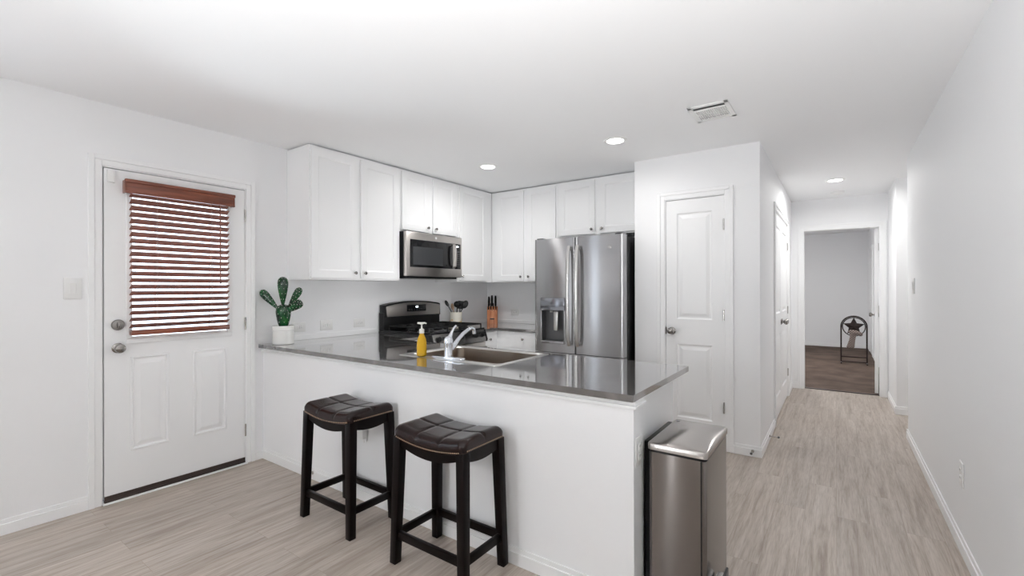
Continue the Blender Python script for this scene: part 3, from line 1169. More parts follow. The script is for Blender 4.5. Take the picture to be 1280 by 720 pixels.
f.box(-0.700, -0.684, 1.897, 2.396, 0, ZT0 - 0.001, 0.001, 1)
build('end_panel', f, 'cab', t)
for i in range(5):
    x0 = -2.98 + i * 0.441
    mt = frame_mtx((x0 + 0.43, 2.556, 0.118), (-1, 0, 0), (0, 0, 1))
    shaker(t, mt, 0.43, 0.70, (0.04, 0.65))
t = base_cab('white base cabinet left of the range in the peninsula corner', (XL + 0.001, -3.022, 1.897, 2.868), (XL + 0.001, -3.09, 1.897, 2.868))

# ------------------------------------------------------------------ worktops
SX0, SX1, SY0, SY1 = -2.300, -1.500, 1.970, 2.550   # sink rim
hx0, hx1, hy0, hy1 = SX0 + 0.015, SX1 - 0.015, SY0 + 0.015, SY1 - 0.015
f = MB()
xe, ye = -0.654, 2.587
bm = f.bm


def flatplate(f, outer, hole, z0, z1):
    bm = f.bm
    f.weld = True

    def loop(z, pts):
        return [bm.verts.new((x, y, z)) for x, y in pts]
    for z, flip in ((z1, False), (z0, True)):
        a = loop(z, outer)
        es = [bm.edges.new((a[i], a[(i + 1) % len(a)])) for i in range(len(a))]
        if hole:
            b = loop(z, hole)
            es += [bm.edges.new((b[i], b[(i + 1) % len(b)])) for i in range(len(b))]
        bmesh.ops.triangle_fill(bm, use_beauty=True, use_dissolve=True, edges=es)
    for pts in (outer, hole or []):
        n = len(pts)
        for i in range(n):
            j = (i + 1) % n
            vs = [bm.verts.new((*pts[i], z0)), bm.verts.new((*pts[j], z0)), bm.verts.new((*pts[j], z1)), bm.verts.new((*pts[i], z1))]
            bm.faces.new(vs)


outer = [(XL + 0.001, 1.749), (xe - 0.004, 1.749), (xe, 1.753), (xe, ye - 0.004), (xe - 0.004, ye), (-2.990, ye), (-2.990, 2.869), (XL + 0.001, 2.869)]
flatplate(f, outer, [(hx0, hy0), (hx1, hy0), (hx1, hy1), (hx0, hy1)], ZT0, ZT1)
single('countertop', f, 'quartz', 'glossy grey stone peninsula countertop with the sink set into it', 'countertop', (-2.1, 2.1, ZT0), smooth=False)
f = MB()
flatplate(f, [(XL + 0.001, 3.651), (-2.990, 3.651), (-2.990, 3.950), (-2.425, 3.950), (-2.425, YB - 0.001), (XL + 0.001, YB - 0.001)], None, ZT0, ZT1)
single('countertop', f, 'quartz', 'grey stone corner countertop between range and refrigerator, holding the knife block', 'countertop', (-3.2, 4.2, ZT0), smooth=False)

# ------------------------------------------------------------------ sink
t = thing('kitchen_sink', 'stainless steel single bowl drop-in sink in the peninsula countertop', 'sink', ((SX0 + SX1) / 2, (SY0 + SY1) / 2, ZT1))


def rrect(x0, x1, y0, y1, r, n=6):
    p = []
    for cx_, cy_, a0 in ((x1 - r, y1 - r, 0), (x0 + r, y1 - r, 90), (x0 + r, y0 + r, 180), (x1 - r, y0 + r, 270)):
        for k in range(n + 1):
            a = R(a0 + 90 * k / n)
            p.append((cx_ + r * math.cos(a), cy_ + r * math.sin(a)))
    return p


bx0, bx1, by0, by1 = -2.245, -1.545, 2.046, 2.515
f = MB()
bm = f.bm
loops = [(rrect(SX0, SX1, SY0, SY1, 0.03), ZT1 + 0.0005), (rrect(SX0 + 0.004, SX1 - 0.004, SY0 + 0.004, SY1 - 0.004, 0.028), ZT1 + 0.003),
         (rrect(SX0 + 0.014, SX1 - 0.014, SY0 + 0.014, SY1 - 0.014, 0.025), ZT1 + 0.003), (rrect(SX0 + 0.022, SX1 - 0.022, SY0 + 0.022, SY1 - 0.022, 0.022), ZT1 + 0.003),
         (rrect(bx0 - 0.012, bx1 + 0.012, by0 - 0.012, by1 + 0.012, 0.05), ZT1 + 0.003), (rrect(bx0, bx1, by0, by1, 0.045), ZT1 - 0.006),
         (rrect(bx0 + 0.008, bx1 - 0.008, by0 + 0.008, by1 - 0.008, 0.045), ZT1 - 0.165), (rrect(bx0 + 0.035, bx1 - 0.035, by0 + 0.035, by1 - 0.035, 0.04), ZT1 - 0.188)]
prev = None
for pts, z in loops:
    cur = [bm.verts.new((x, y, z)) for x, y in pts]
    if prev:
        for i in range(len(cur)):
            j = (i + 1) % len(cur)
            bm.faces.new([prev[i], prev[j], cur[j], cur[i]])
    prev = cur
bm.faces.new(prev)
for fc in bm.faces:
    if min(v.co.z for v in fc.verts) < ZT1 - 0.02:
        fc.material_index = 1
build('basin', f, ['steel_plain', 'steel_bowl_shaded'], t)
f = MB()
f.lathe([(0.055, ZT1 - 0.187), (0.057, ZT1 - 0.184), (0.045, ZT1 - 0.1855), (0, ZT1 - 0.1858)], ((bx0 + bx1) / 2, (by0 + by1) / 2, 0), n=28)
build('drain', f, 'chrome', t)

# faucet
ZD = ZT1 + 0.0032
t = thing('faucet', 'chrome single lever kitchen faucet on the sink rim', 'faucet', (-1.889, 2.012, ZD))
f = MB()
f.prism(rrect(-2.022, -1.762, 1.992, 2.032, 0.0195, 8), Matrix.Translation((0, 0, ZD)), 0.013, 0.004)
build('base_plate', f, 'chrome', t)
f = MB()
f.lathe([(0.027, ZD + 0.0125), (0.0265, ZD + 0.030), (0.025, ZD + 0.052), (0.026, ZD + 0.085), (0.027, ZD + 0.095), (0.0275, ZD + 0.112), (0.022, ZD + 0.128), (0.010, ZD + 0.136), (0, ZD + 0.137)], (-1.889, 2.012, 0), n=28)
build('body', f, 'chrome', t)
f = MB()
lp = [(-1.888, 2.016, ZD + 0.118), (-1.885, 2.026, ZD + 0.140), (-1.878, 2.034, ZD + 0.165), (-1.868, 2.042, ZD + 0.186), (-1.858, 2.048, ZD + 0.199)]
f.tube(lp, [0.020, 0.014, 0.0105, 0.0095, 0.008], 14, flat=(0.75, 1.0))
build('lever', f, 'chrome', t)
f = MB()
sp = [(-1.889, 2.022, ZD + 0.046), (-1.889, 2.056, ZD + 0.068), (-1.889, 2.096, ZD + 0.106), (-1.889, 2.142, ZD + 0.140), (-1.889, 2.188, ZD + 0.161), (-1.889, 2.222, ZD + 0.168), (-1.889, 2.243, ZD + 0.162), (-1.889, 2.248, ZD + 0.146), (-1.889, 2.249, ZD + 0.132)]
f.tube(sp, [0.017, 0.0155, 0.0135, 0.012, 0.0115, 0.0115, 0.012, 0.0125, 0.0125], 16)
build('spout', f, 'chrome', t)

# soap bottle
t = thing('soap_dispenser', 'amber liquid soap pump bottle standing on the sink rim', 'soap bottle', (-2.112, 2.008, ZD))
f = MB()
f.lathe([(0.024, ZD), (0.030, ZD + 0.004), (0.031, ZD + 0.05), (0.030, ZD + 0.085), (0.026, ZD + 0.108), (0.018, ZD + 0.126), (0.0135, ZD + 0.134), (0.0135, ZD + 0.142), (0, ZD + 0.142)], (-2.112, 2.008, 0), n=28)
build('bottle', f, 'amber', t)
f = MB()
f.lathe([(0.0155, ZD + 0.1425), (0.0155, ZD + 0.166), (0.012, ZD + 0.170), (0.0045, ZD + 0.172), (0.0045, ZD + 0.196), (0.010, ZD + 0.198), (0.010, ZD + 0.206), (0, ZD + 0.208)], (-2.112, 2.008, 0), n=20)
f.tube([(-2.112, 2.008, ZD + 0.204), (-2.094, 2.016, ZD + 0.207), (-2.084, 2.021, ZD + 0.203)], [0.007, 0.0055, 0.0045], 10)
f.tube([(-2.112, 2.008, ZD + 0.204), (-2.136, 1.996, ZD + 0.206)], [0.007, 0.006], 10)
build('pump', f, 'pump', t)

# ------------------------------------------------------------------ potted cactus
CX, CY = -3.487, 1.868
t = thing('potted_cactus', 'green ceramic cactus with white spots in a round white pot', 'cactus', (CX, CY, ZT1))
f = MB()
f.lathe([(0.072, ZT1), (0.0765, ZT1 + 0.004), (0.0765, ZT1 + 0.098), (0.0745, ZT1 + 0.100), (0.0745, ZT1 + 0.104), (0.0785, ZT1 + 0.107), (0.079, ZT1 + 0.138), (0.077, ZT1 + 0.142), (0.072, ZT1 + 0.142), (0.070, ZT1 + 0.128), (0, ZT1 + 0.128)], (CX, CY, 0), n=40)
build('pot', f, 'tile_white', t)
f = MB()
f.lathe([(0.0695, ZT1 + 0.1285), (0.0695, ZT1 + 0.133), (0, ZT1 + 0.135)], (CX, CY, 0), n=24)
build('soil', f, 'soil', t)
# pads: base to tip with half width and a thickness; laid out in the plane facing the room
pr_ = _R2.copy()
pr_.z = 0
pr_.normalize()
pf = Vector((-pr_.y, pr_.x, 0))


def pad(parent, name, base, ang, ln, wd, th, prof=0.62, tilt=0.0):
    d = (pr_ * math.sin(R(ang)) + Vector((0, 0, 1)) * math.cos(R(ang)) - pf * math.sin(R(tilt))).normalized()
    s = (pr_ * math.cos(R(ang)) - Vector((0, 0, 1)) * math.sin(R(ang))).normalized()
    n_ = d.cross(s).normalized()
    b = Vector(base)
    f = MB()

    mxw = max((k / 200) ** prof * math.sqrt(1 - (k / 200) ** 7) for k in range(200))

    def halfw(tt):
        # narrow foot, wide upper part, round tip
        if tt <= 0 or tt >= 1:
            return 0.0
        return tt ** prof * math.sqrt(1 - tt ** 7) / mxw

    nv_ = 22

    def fn(u, v_):
        a = 2 * PI * u
        h = halfw(v_)
        v_ = 1 - (1 - v_) ** 1.6
        h = halfw(v_)
        return b + d * (ln * v_) + s * (wd * h * math.cos(a)) + n_ * (th * h * math.sin(a))
    f.grid(fn, 22, nv_, close_u=True)
    n0 = set(f.bm.faces)
    for i in range(1, 7):
        for k in range(7):
            tt = 0.12 + 0.80 * (i - 0.5) / 6
            a = 2 * PI * (k + (i % 2) * 0.5) / 7 + 0.3
            c = fn(a / (2 * PI), tt)
            f.ellipsoid(c, (0.0026,) * 3, nu=6, nv=4)
    f.mark(n0, 1)
    return build(name, f, ['cactus', 'spine'], parent)


zb = ZT1 + 0.128
PXM = 1 / 162.0
pad(t, 'trunk', (CX, CY, zb - 0.012), 0, 0.190, 0.056, 0.046, 0.33)
pad(t, 'pad', (CX - 0.004 * pr_.x, CY - 0.004 * pr_.y, zb + 0.150), 0, 0.240, 0.041, 0.028, 0.75)
pad(t, 'pad', tuple(Vector((CX, CY, zb + 0.128)) - pr_ * 0.028), -43, 0.215, 0.032, 0.022, 0.75)
pad(t, 'pad', tuple(Vector((CX, CY, zb + 0.135)) + pr_ * 0.028), 32, 0.200, 0.029, 0.021, 0.75)
pad(t, 'pad', tuple(Vector((CX, CY, zb + 0.118)) + pr_ * 0.036 - pf * 0.015), 55, 0.140, 0.034, 0.024, 0.65)

# ------------------------------------------------------------------ range
RY0, RY1 = 2.876, 3.644
RX0, RXF = XL + 0.01, -2.945
t = thing('gas_range', 'stainless and black freestanding gas range against the left wall', 'stove', ((RX0 + RXF) / 2, (RY0 + RY1) / 2, 0))
f = MB()
f.box(RX0, RXF, RY0, RY1, 0.02, 0.896, 0.004)
build('body', f, 'grey_side', t)
f = MB()
f.box(RX0 + 0.06, RXF + 0.025, RY0, RY1, 0.897, 0.912, 0.005)
build('cooktop', f, 'black_gloss', t)
# back guard: lower black riser, upper curved stainless console
f = MB()
f.box(RX0, RX0 + 0.070, RY0 + 0.004, RY1 - 0.004, 0.897, 1.075, 0.004)
build('back_riser', f, 'black', t)
f = MB()
rw = RY1 - RY0


def arch(u):                                    # top edge of the console
    return 1.150 + 0.034 * (1 - (2 * u - 1) ** 2)


poly = [(rw * u / 16, arch(u / 16)) for u in range(17)]
prof = [(0.010, 1.028), (rw - 0.010, 1.028)] + list(reversed([(p[0] if 0 < p[0] < rw else (0.012 if p[0] == 0 else rw - 0.012), p[1]) for p in poly]))
mt = Matrix(((0, 0, 1, RX0), (1, 0, 0, RY0), (0, 1, 0, 0), (0, 0, 0, 1)))
f.prism(prof, mt, 0.088, 0.006)
bgd = sub(t, build('console', f, 'black', t))
f = MB()
ins = [(0.030, 1.036), (rw - 0.030, 1.036), (rw - 0.018, 1.130)] + [(rw * (1 - u / 14) * 0.93 + rw * 0.035, arch(1 - u / 14) - 0.012) for u in range(0, 15)] + [(0.018, 1.130)]
mt2 = Matrix(((0, 0, 1, RX0 + 0.0885), (1, 0, 0, RY0), (0, 1, 0, 0), (0, 0, 0, 1)))
f.prism(ins, mt2, 0.006, 0.002)
build('console_face', f, 'steel_warm', bgd)
f = MB()
f.box(RX0 + 0.0945, RX0 + 0.098, 3.150, 3.412, 1.078, 1.145, 0.003)
dsp = sub(bgd, build('display', f, 'black_gloss', bgd))
# (clock digits glow as a small block)
f = MB()
f.box(RX0 + 0.098, RX0 + 0.0985, 3.268, 3.300, 1.117, 1.131)
o = build('clock', f, 'display', bgd, smooth=False)
f = MB()
for r_ in range(2):
    for k in range(7):
        yy = 3.172 + k * 0.034
        f.box(RX0 + 0.098, RX0 + 0.0986, yy, yy + 0.018, 1.088 + r_ * 0.013, 1.092 + r_ * 0.013)
build('keypad', f, 'steel_dark', bgd, smooth=False)


def grate(y0, y1):
    f = MB()
    x0, x1 = RX0 + 0.135, RXF - 0.010
    zt = 0.950
    rr = 0.0065
    f.tube([(x0, y0, zt), (x1, y0, zt), (x1, y1, zt), (x0, y1, zt)], rr, 8, closed=True)
    xm = (x0 + x1) / 2
    ym = (y0 + y1) / 2
    f.tube([(xm, y0, zt), (xm, y1, zt)], rr, 8)
    f.tube([(x0, ym, zt), (x1, ym, zt)], rr, 8)
    for xx in ((x0 + xm) / 2, (x1 + xm) / 2):
        f.tube([(xx, y0, zt), (xx, y0 + (y1 - y0) * 0.36, zt + 0.001)], rr, 8)
        f.tube([(xx, y1, zt), (xx, y1 - (y1 - y0) * 0.36, zt + 0.001)], rr, 8)
    for xx in (x0, xm, x1):
        for yy in (y0, y1):
            f.tube([(xx, yy, zt), (xx, yy, 0.912)], rr, 8)
    return f


gw = (RY1 - RY0 - 0.05) / 3
for i in range(3):
    y0 = RY0 + 0.020 + i * (gw + 0.005)
    build('grate', grate(y0, y0 + gw), 'cast_iron', t)
for bx_, by_, r_ in ((-3.33, RY0 + 0.145, 0.042), (-3.08, RY0 + 0.145, 0.050), (-3.21, (RY0 + RY1) / 2, 0.048), (-3.33, RY1 - 0.145, 0.042), (-3.08, RY1 - 0.145, 0.050)):
    f = MB()
    f.lathe([(r_, 0.9125), (r_, 0.920), (r_ * 0.8, 0.928), (r_ * 0.75, 0.934), (0, 0.935)], (bx_, by_, 0), n=24)
    build('burner', f, 'cast_iron', t)
# sloping knob panel
f = MB()
kp = [(RXF, 0.896), (RXF + 0.030, 0.896), (RXF + 0.062, 0.800), (RXF + 0.058, 0.780), (RXF, 0.780)]
mt = Matrix(((1, 0, 0, 0), (0, 0, 1, RY0), (0, 1, 0, 0), (0, 0, 0, 1)))
f.prism(kp, mt, rw, 0.002)
kpn = sub(t, build('control_panel', f, 'panel_steel', t))
for y0, y1 in ((RY0 - 0.001, RY0 + 0.016), (RY1 - 0.016, RY1 + 0.001)):
    f = MB()
    mt = Matrix(((1, 0, 0, 0), (0, 0, 1, y0), (0, 1, 0, 0), (0, 0, 0, 1)))
    f.prism([(RXF, 0.8965), (RXF + 0.032, 0.8965), (RXF + 0.065, 0.800), (RXF + 0.060, 0.778), (RXF, 0.778)], mt, y1 - y0, 0.001)
    build('end_cap', f, 'black', kpn)
nrm = Vector((0.096, 0, 0.032)).normalized()
for i, yy in enumerate((RY0 + 0.075, RY0 + 0.165, (RY0 + RY1) / 2, RY1 - 0.165, RY1 - 0.075)):
    f = MB()
    q = nrm.to_track_quat('Z', 'Y').to_matrix().to_4x4()
    mk = Matrix.Translation((RXF + 0.046, yy, 0.848)) @ q
    f.lathe([(0.027, 0), (0.027, 0.004), (0.024, 0.008), (0.0225, 0.030), (0.020, 0.033), (0, 0.033)], (0, 0, 0), 'Z', 24, mtx=mk)
    f.box(-0.005, 0.005, -0.022, 0.022, 0.033, 0.040, 0.002, 1, mtx=mk)
    build('knob', f, 'black', kpn)
f = MB()
f.box(RXF, RXF + 0.040, RY0 + 0.003, RY1 - 0.003, 0.225, 0.772, 0.006)
od = sub(t, build('oven_door', f, 'steel_warm', t))
f = MB()
f.box(RXF + 0.0402, RXF + 0.043, RY0 + 0.10, RY1 - 0.10, 0.34, 0.63, 0.001)
build('oven_window', f, 'black_gloss', od)
f = MB()
f.tube([(RXF + 0.085, RY0 + 0.05, 0.722), (RXF + 0.085, RY1 - 0.05, 0.722)], 0.013, 14)
for yy in (RY0 + 0.08, RY1 - 0.08):
    f.tube([(RXF + 0.035, yy, 0.722), (RXF + 0.085, yy, 0.722)], 0.010, 10)
build('oven_handle', f, 'steel_warm', od)
f = MB()
f.box(RXF, RXF + 0.035, RY0 + 0.003, RY1 - 0.003, 0.06, 0.218, 0.006)
build('warming_drawer', f, 'steel_warm', t)

# ------------------------------------------------------------------ microwave over the range
MY0, MY1, MZ0, MZ1 = 2.876, 3.649, 1.425, 1.843
MXF = -3.230
t = thing('microwave', 'stainless over-the-range microwave under the short cabinet', 'microwave', (XL, (MY0 + MY1) / 2, MZ0))
f = MB()
f.box(XL + 0.002, MXF - 0.035, MY0, MY1, MZ0, MZ1, 0.003)
f.box(XL + 0.03, MXF - 0.06, MY0 + 0.02, MY1 - 0.02, MZ0 - 0.016, MZ0)
build('body', f, 'black', t)
f = MB()
f.box(XL + 0.06, MXF - 0.09, MY0 + 0.08, MY0 + 0.36, MZ0 - 0.020, MZ0 - 0.016)
f.box(XL + 0.06, MXF - 0.09, MY1 - 0.36, MY1 - 0.08, MZ0 - 0.020, MZ0 - 0.016)
build('grease_filter', f, 'steel_plain', t, smooth=False)
f = MB()
f.box(MXF - 0.036, MXF, MY0, MY1, MZ0 + 0.002, MZ1, 0.006, 3)
fr = sub(t, build('front', f, 'steel_warm', t))
f = MB()
f.box(MXF + 0.0005, MXF + 0.003, 2.925, 3.505, 1.512, 1.772, 0.002)
dg = sub(t, build('door_window', f, 'black_gloss', t))
f = MB()
f.box(MXF + 0.0032, MXF + 0.0038, 2.960, 3.360, 1.535, 1.705)
build('window_mesh', f, mat('microwave_mesh', (0.045, 0.047, 0.050), 0.12), dg, smooth=False)
f = MB()
f.box(MXF + 0.0005, MXF + 0.003, 3.535, 3.625, 1.512, 1.772, 0.002)
cp = sub(t, build('control_panel', f, 'black_gloss', t))
f = MB()
f.box(MXF + 0.003, MXF + 0.0036, 3.562, 3.590, 1.737, 1.751)
build('clock', f, 'display', cp, smooth=False)
f = MB()
for i in range(8):
    for j in range(3):
        f.box(MXF + 0.003, MXF + 0.0036, 3.548 + j * 0.025, 3.562 + j * 0.025, 1.530 + i * 0.022, 1.540 + i * 0.022)
build('keypad', f, 'steel_dark', cp, smooth=False)
f = MB()
pts = [(MXF + 0.004, 3.512, 1.522), (MXF + 0.030, 3.512, 1.540), (MXF + 0.036, 3.512, 1.600), (MXF + 0.038, 3.512, 1.645), (MXF + 0.036, 3.512, 1.700), (MXF + 0.030, 3.512, 1.750), (MXF + 0.004, 3.512, 1.770)]
f.tube(pts, 0.012, 12, flat=(0.8, 1.25))
build('handle', f, 'steel_warm', t)
f = MB()
f.lathe([(0.012, 0), (0.012, 0.002), (0, 0.002)], (MXF, 3.265, 1.808), 'X', 20)
bdg = build('badge', f, 'white_plastic', t)

# ------------------------------------------------------------------ refrigerator
FX0, FX1, FYF = -2.418, -1.505, 3.800
FZ0, FZ1 = 0.700, 1.785
t = thing('refrigerator', 'stainless french door refrigerator with water dispenser in the alcove', 'refrigerator', ((FX0 + FX1) / 2, 4.2, 0))
f = MB()
f.box(FX0 + 0.004, FX1 - 0.002, FYF + 0.085, YB - 0.03, 0.03, FZ1 - 0.012, 0.004)
build('cabinet_body', f, 'grey_side', t)
xm = -1.9765
f = MB()


def curved_front(x0, x1, z0, z1, hole=None, bulge=0.010):
    """door with a gently bowed front, face towards -Y; hole = (x0,x1,z0,z1)"""
    f = MB()
    bm = f.bm
    yb = FYF + 0.080
    nx = 14
    xs = sorted({x0 + (x1 - x0) * i / nx for i in range(nx + 1)} | ({hole[0], hole[1]} if hole else set()))
    zs = sorted({z0, z1} | ({hole[2], hole[3]} if hole else set()))

    def yf(x):
        u = (x - x0) / (x1 - x0)
        edge = min(u, 1 - u) * (x1 - x0)
        r = 0.012
        rnd = 0 if edge >= r else (r - math.sqrt(max(0, r * r - (r - edge) ** 2)))
        return FYF + 0.004 - bulge * 0.4 * (1 - (2 * u - 1) ** 2) + rnd
    xs2 = sorted(set(xs) | {x0 + d_ for d_ in (0.001, 0.003, 0.006, 0.012)} | {x1 - d_ for d_ in (0.001, 0.003, 0.006, 0.012)})
    V = {}

    def vt(x, z, back=False):
        k = (round(x, 5), round(z, 5), back)
        if k not in V:
            V[k] = bm.verts.new((x, yb if back else yf(x), z))
        return V[k]
    for a, b in zip(xs2, xs2[1:]):
        for c_, d_ in zip(zs, zs[1:]):
            if hole and hole[0] - 1e-6 <= a and b <= hole[1] + 1e-6 and hole[2] - 1e-6 <= c_ and d_ <= hole[3] + 1e-6:
                continue
            bm.faces.new([vt(a, c_), vt(b, c_), vt(b, d_), vt(a, d_)])
        bm.faces.new([vt(a, z1), vt(b, z1), vt(b, z1, True), vt(a, z1, True)])
        bm.faces.new([vt(a, z0), vt(b, z0), vt(b, z0, True), vt(a, z0, True)])
    for c_, d_ in zip(zs, zs[1:]):
        for x in (x0, x1):
            bm.faces.new([vt(x, c_), vt(x, d_), vt(x, d_, True), vt(x, c_, True)])
    bm.faces.new([vt(x0, z0, True), vt(x1, z0, True), vt(x1, z1, True), vt(x0, z1, True)]) if False else None
    return f


HX0, HX1, HZ0, HZ1 = -2.335, -2.088, 0.800, 1.100
dl = sub(t, build('door', curved_front(FX0, xm - 0.002, FZ0, FZ1, (HX0, HX1, HZ0, HZ1)), 'steel', t))
dr = sub(t, build('door', curved_front(xm + 0.002, FX1, FZ0, FZ1), 'steel', t))
build('freezer_drawer', curved_front(FX0, FX1, 0.06, FZ0 - 0.006), 'steel', t)
# dispenser
f = MB()
yq = FYF + 0.075
f.box(HX0, HX1, yq, yq + 0.004, HZ0, HZ1)
f.box(HX0 - 0.001, HX0 + 0.003, FYF + 0.004, yq, HZ0, HZ1)
f.box(HX1 - 0.003, HX1 + 0.001, FYF + 0.004, yq, HZ0, HZ1)
f.box(HX0, HX1, FYF + 0.004, yq, HZ0, HZ0 + 0.006)
f.box(HX0, HX1, FYF + 0.004, yq, HZ1 - 0.006, HZ1)
build('dispenser_recess', f, 'steel_dark', dl, smooth=False)
f = MB()
f.box(HX0 - 0.010, HX1 + 0.008, FYF - 0.012, FYF + 0.006, HZ1 - 0.002, 1.218, 0.005)
build('dispenser_panel', f, mat('dispenser_panel', (0.30, 0.31, 0.34), 0.18, 0.9), dl)
f = MB()
f.box(HX0 - 0.010, HX0 + 0.002, FYF - 0.006, FYF + 0.006, HZ0 - 0.018, HZ1, 0.003)
f.box(HX1 - 0.002, HX1 + 0.008, FYF - 0.006, FYF + 0.006, HZ0 - 0.018, HZ1, 0.003)
f.box(HX0, HX1, FYF - 0.012, FYF + 0.006, HZ0 - 0.018, HZ0 + 0.006, 0.003)
build('dispenser_frame', f, 'steel', dl)
f = MB()
f.box(-2.215, -2.170, FYF + 0.020, FYF + 0.032, 0.905, 1.085, 0.004)
f.lathe([(0.014, 1.078), (0.018, 1.10)], (-2.245, FYF + 0.03, 0), n=14)
build('dispenser_paddle', f, 'steel_plain', dl)
# handles
for xx, d in ((-2.022, dl), (-1.934, dr)):
    f = MB()
    pts = []
    for i in range(13):
        u = i / 12
        z = 0.776 + (1.700 - 0.776) * u
        b = 0.048 + 0.016 * (1 - (2 * u - 1) ** 2)
        if i in (0, 12):
            b = 0.030
        pts.append((xx, FYF - b, z))
    f.tube(pts, 0.0165, 16, flat=(0.75, 1.1), up=(0, 1, 0))
    for z in (0.800, 1.676):
        f.tube([(xx, FYF + 0.004, z), (xx, FYF - 0.045, z)], 0.011, 10)
    build('handle', f, 'steel_handle', d)
# hinge caps
for xx in (FX0 + 0.05, FX1 - 0.05):
    f = MB()
    f.box(xx - 0.035, xx + 0.035, FYF + 0.02, FYF + 0.13, FZ1 - 0.011, FZ1 + 0.012, 0.006)
    build('hinge_cover', f, 'grey_side', t)
f = MB()
f.lathe([(0.018, 0), (0.018, 0.003), (0.0155, 0.0035), (0.0145, 0.002), (0, 0.002)], (-1.632, FYF - 0.0005, 1.676), '-Y', 28)
bd = sub(dr, build('badge', f, 'nickel', dr))
f = MB()
for s_ in (-1, 1):
    pts = [(-1.632 + s_ * 0.005 + 0.004 * math.cos(a), FYF - 0.004, 1.676 + 0.006 * math.sin(a)) for a in [k * PI / 6 for k in range(11)]]
    f.tube(pts, 0.0010, 6)
build('monogram', f, 'chrome', bd)

# ------------------------------------------------------------------ utensil crock and utensils
UX, UY = -3.455, 3.800
t = thing('utensil_crock', 'cream crock painted with orange flowers beside the range', 'crock', (UX, UY, ZT1), world=False)
f = MB()
f.lathe([(0.060, 0), (0.067, 0.004), (0.068, 0.140), (0.071, 0.150), (0.071, 0.164), (0.065, 0.164), (0.062, 0.145), (0.060, 0.012), (0, 0.012)], n=36)
build('pot', f, 'crock', t)


rr = _R2


def utensil(name, label, cat, dx, dy, lean, ln, head, material):
    """handle standing in the crock; dx,dy foot offset, lean vector at the top"""
    b = Vector((UX, UY, ZT1 + 0.018)) + rr * dx + pf * dy
    tp = b + Vector(lean) * ln
    d = (tp - b).normalized()
    t = thing(name, label, cat, tuple(b), 'cooking utensils in the crock')
    f = MB()
    f.tube([b, b + (tp - b) * 0.72], [0.006, 0.0055], 10)
    build('handle', f, material, t)
    f = MB()
    q = d.to_track_quat('Z', 'X').to_matrix()
    # face the head towards the room
    zc = d
    xa = _R2 - zc * zc.dot(_R2)
    xa.normalize()
    ya = zc.cross(xa)
    mt = Matrix(((xa.x, ya.x, zc.x), (xa.y, ya.y, zc.y), (xa.z, ya.z, zc.z)))
    c = b + (tp - b) * 0.86
    if head == 'spoon':
        f.ellipsoid(c, (0.034, 0.010, 0.048), mt)
    elif head == 'ladle':
        f.ellipsoid(c, (0.040, 0.022, 0.036), mt)
    elif head == 'turner':
        mt4 = Matrix.Translation(c) @ mt.to_4x4()
        f.box(-0.030, 0.030, -0.003, 0.003, -0.045, 0.045, 0.0028, 2, mtx=mt4)
    else:
        f.ellipsoid(c, (0.018, 0.006, 0.038), mt)
    f.tube([b + (tp - b) * 0.70, c], [0.0055, 0.006], 10)
    build('head', f, material, t)


utensil('cooking_spoon', 'black narrow spoon leaning left out of the crock', 'utensil', 0.036, -0.036, (-0.47 * rr.x, -0.47 * rr.y, 0.87), 0.325, 'small', 'black')
utensil('wooden_spoon', 'brown wooden spoon standing in the crock behind the black ones', 'utensil', 0.000, 0.046, (-0.20 * rr.x, -0.20 * rr.y, 0.96), 0.245, 'small', 'spoon_wood')
utensil('soup_ladle', 'black round ladle upright in the middle of the crock', 'utensil', 0.004, -0.004, (0.05 * rr.x, 0.05 * rr.y, 0.98), 0.275, 'ladle', 'black')
utensil('serving_spoon', 'black wide spoon leaning right out of the crock', 'utensil', -0.034, 0.022, (0.50 * rr.x, 0.50 * rr.y, 0.86), 0.310, 'spoon', 'black')
utensil('turner', 'black flat turner at the back of the crock behind the ladle', 'utensil', 0.020, 0.034, (0.10 * rr.x, 0.16 * rr.y, 0.97), 0.268, 'turner', 'black')

# ------------------------------------------------------------------ knife block and knives
KX, KY = -3.425, 4.425
krz = R(35)
t = thing('knife_block', 'orange-brown wooden knife block in the corner of the worktop', 'knife block', (KX, KY, ZT1), rz=krz, world=False)
f = MB()
# side profile in local y (front = -y), z ; extruded along x
pf_ = [(-0.060, 0.0), (0.060, 0.0), (0.060, 0.205), (-0.010, 0.205), (-0.060, 0.140)]
mt = Matrix(((0, 0, 1, -0.062), (1, 0, 0, 0), (0, 1, 0, 0), (0, 0, 0, 1)))
f.prism(pf_, mt, 0.124, 0.003)
build('block', f, 'block_wood', t)
f = MB()
f.box(-0.026, 0.026, -0.0612, -0.0600, 0.050, 0.066)
build('label', f, 'bronze', t, smooth=False)
bm_ = root_matrix(t)


def knife(label, x, y, z, ln, wd, lean=0.12, name='kitchen_knife'):
    o = thing(name, label, 'knife', tuple(bm_ @ Vector((x, y, z))), 'knives in the wooden block', rz=krz, world=False)
    f = MB()
    mt = Matrix.Rotation(R(lean * 60), 4, 'X')
    pts = [Vector((0, 0, 0.004)), Vector((0, 0, ln * 0.35)), Vector((0, 0.004, ln * 0.8)), Vector((0, 0.006, ln))]
    f.tube([mt @ p for p in pts], [wd * 0.9, wd, wd * 0.95, wd * 0.7], 10, flat=(1.0, 0.62), up=(0, 1, 0))
    build('handle', f, 'black', o)
    f = MB()
    f.box(-0.004, 0.004, -0.009, 0.009, -0.004, 0.008, 0.001, 1, mtx=mt)
    build('bolster', f, 'steel_plain', o)


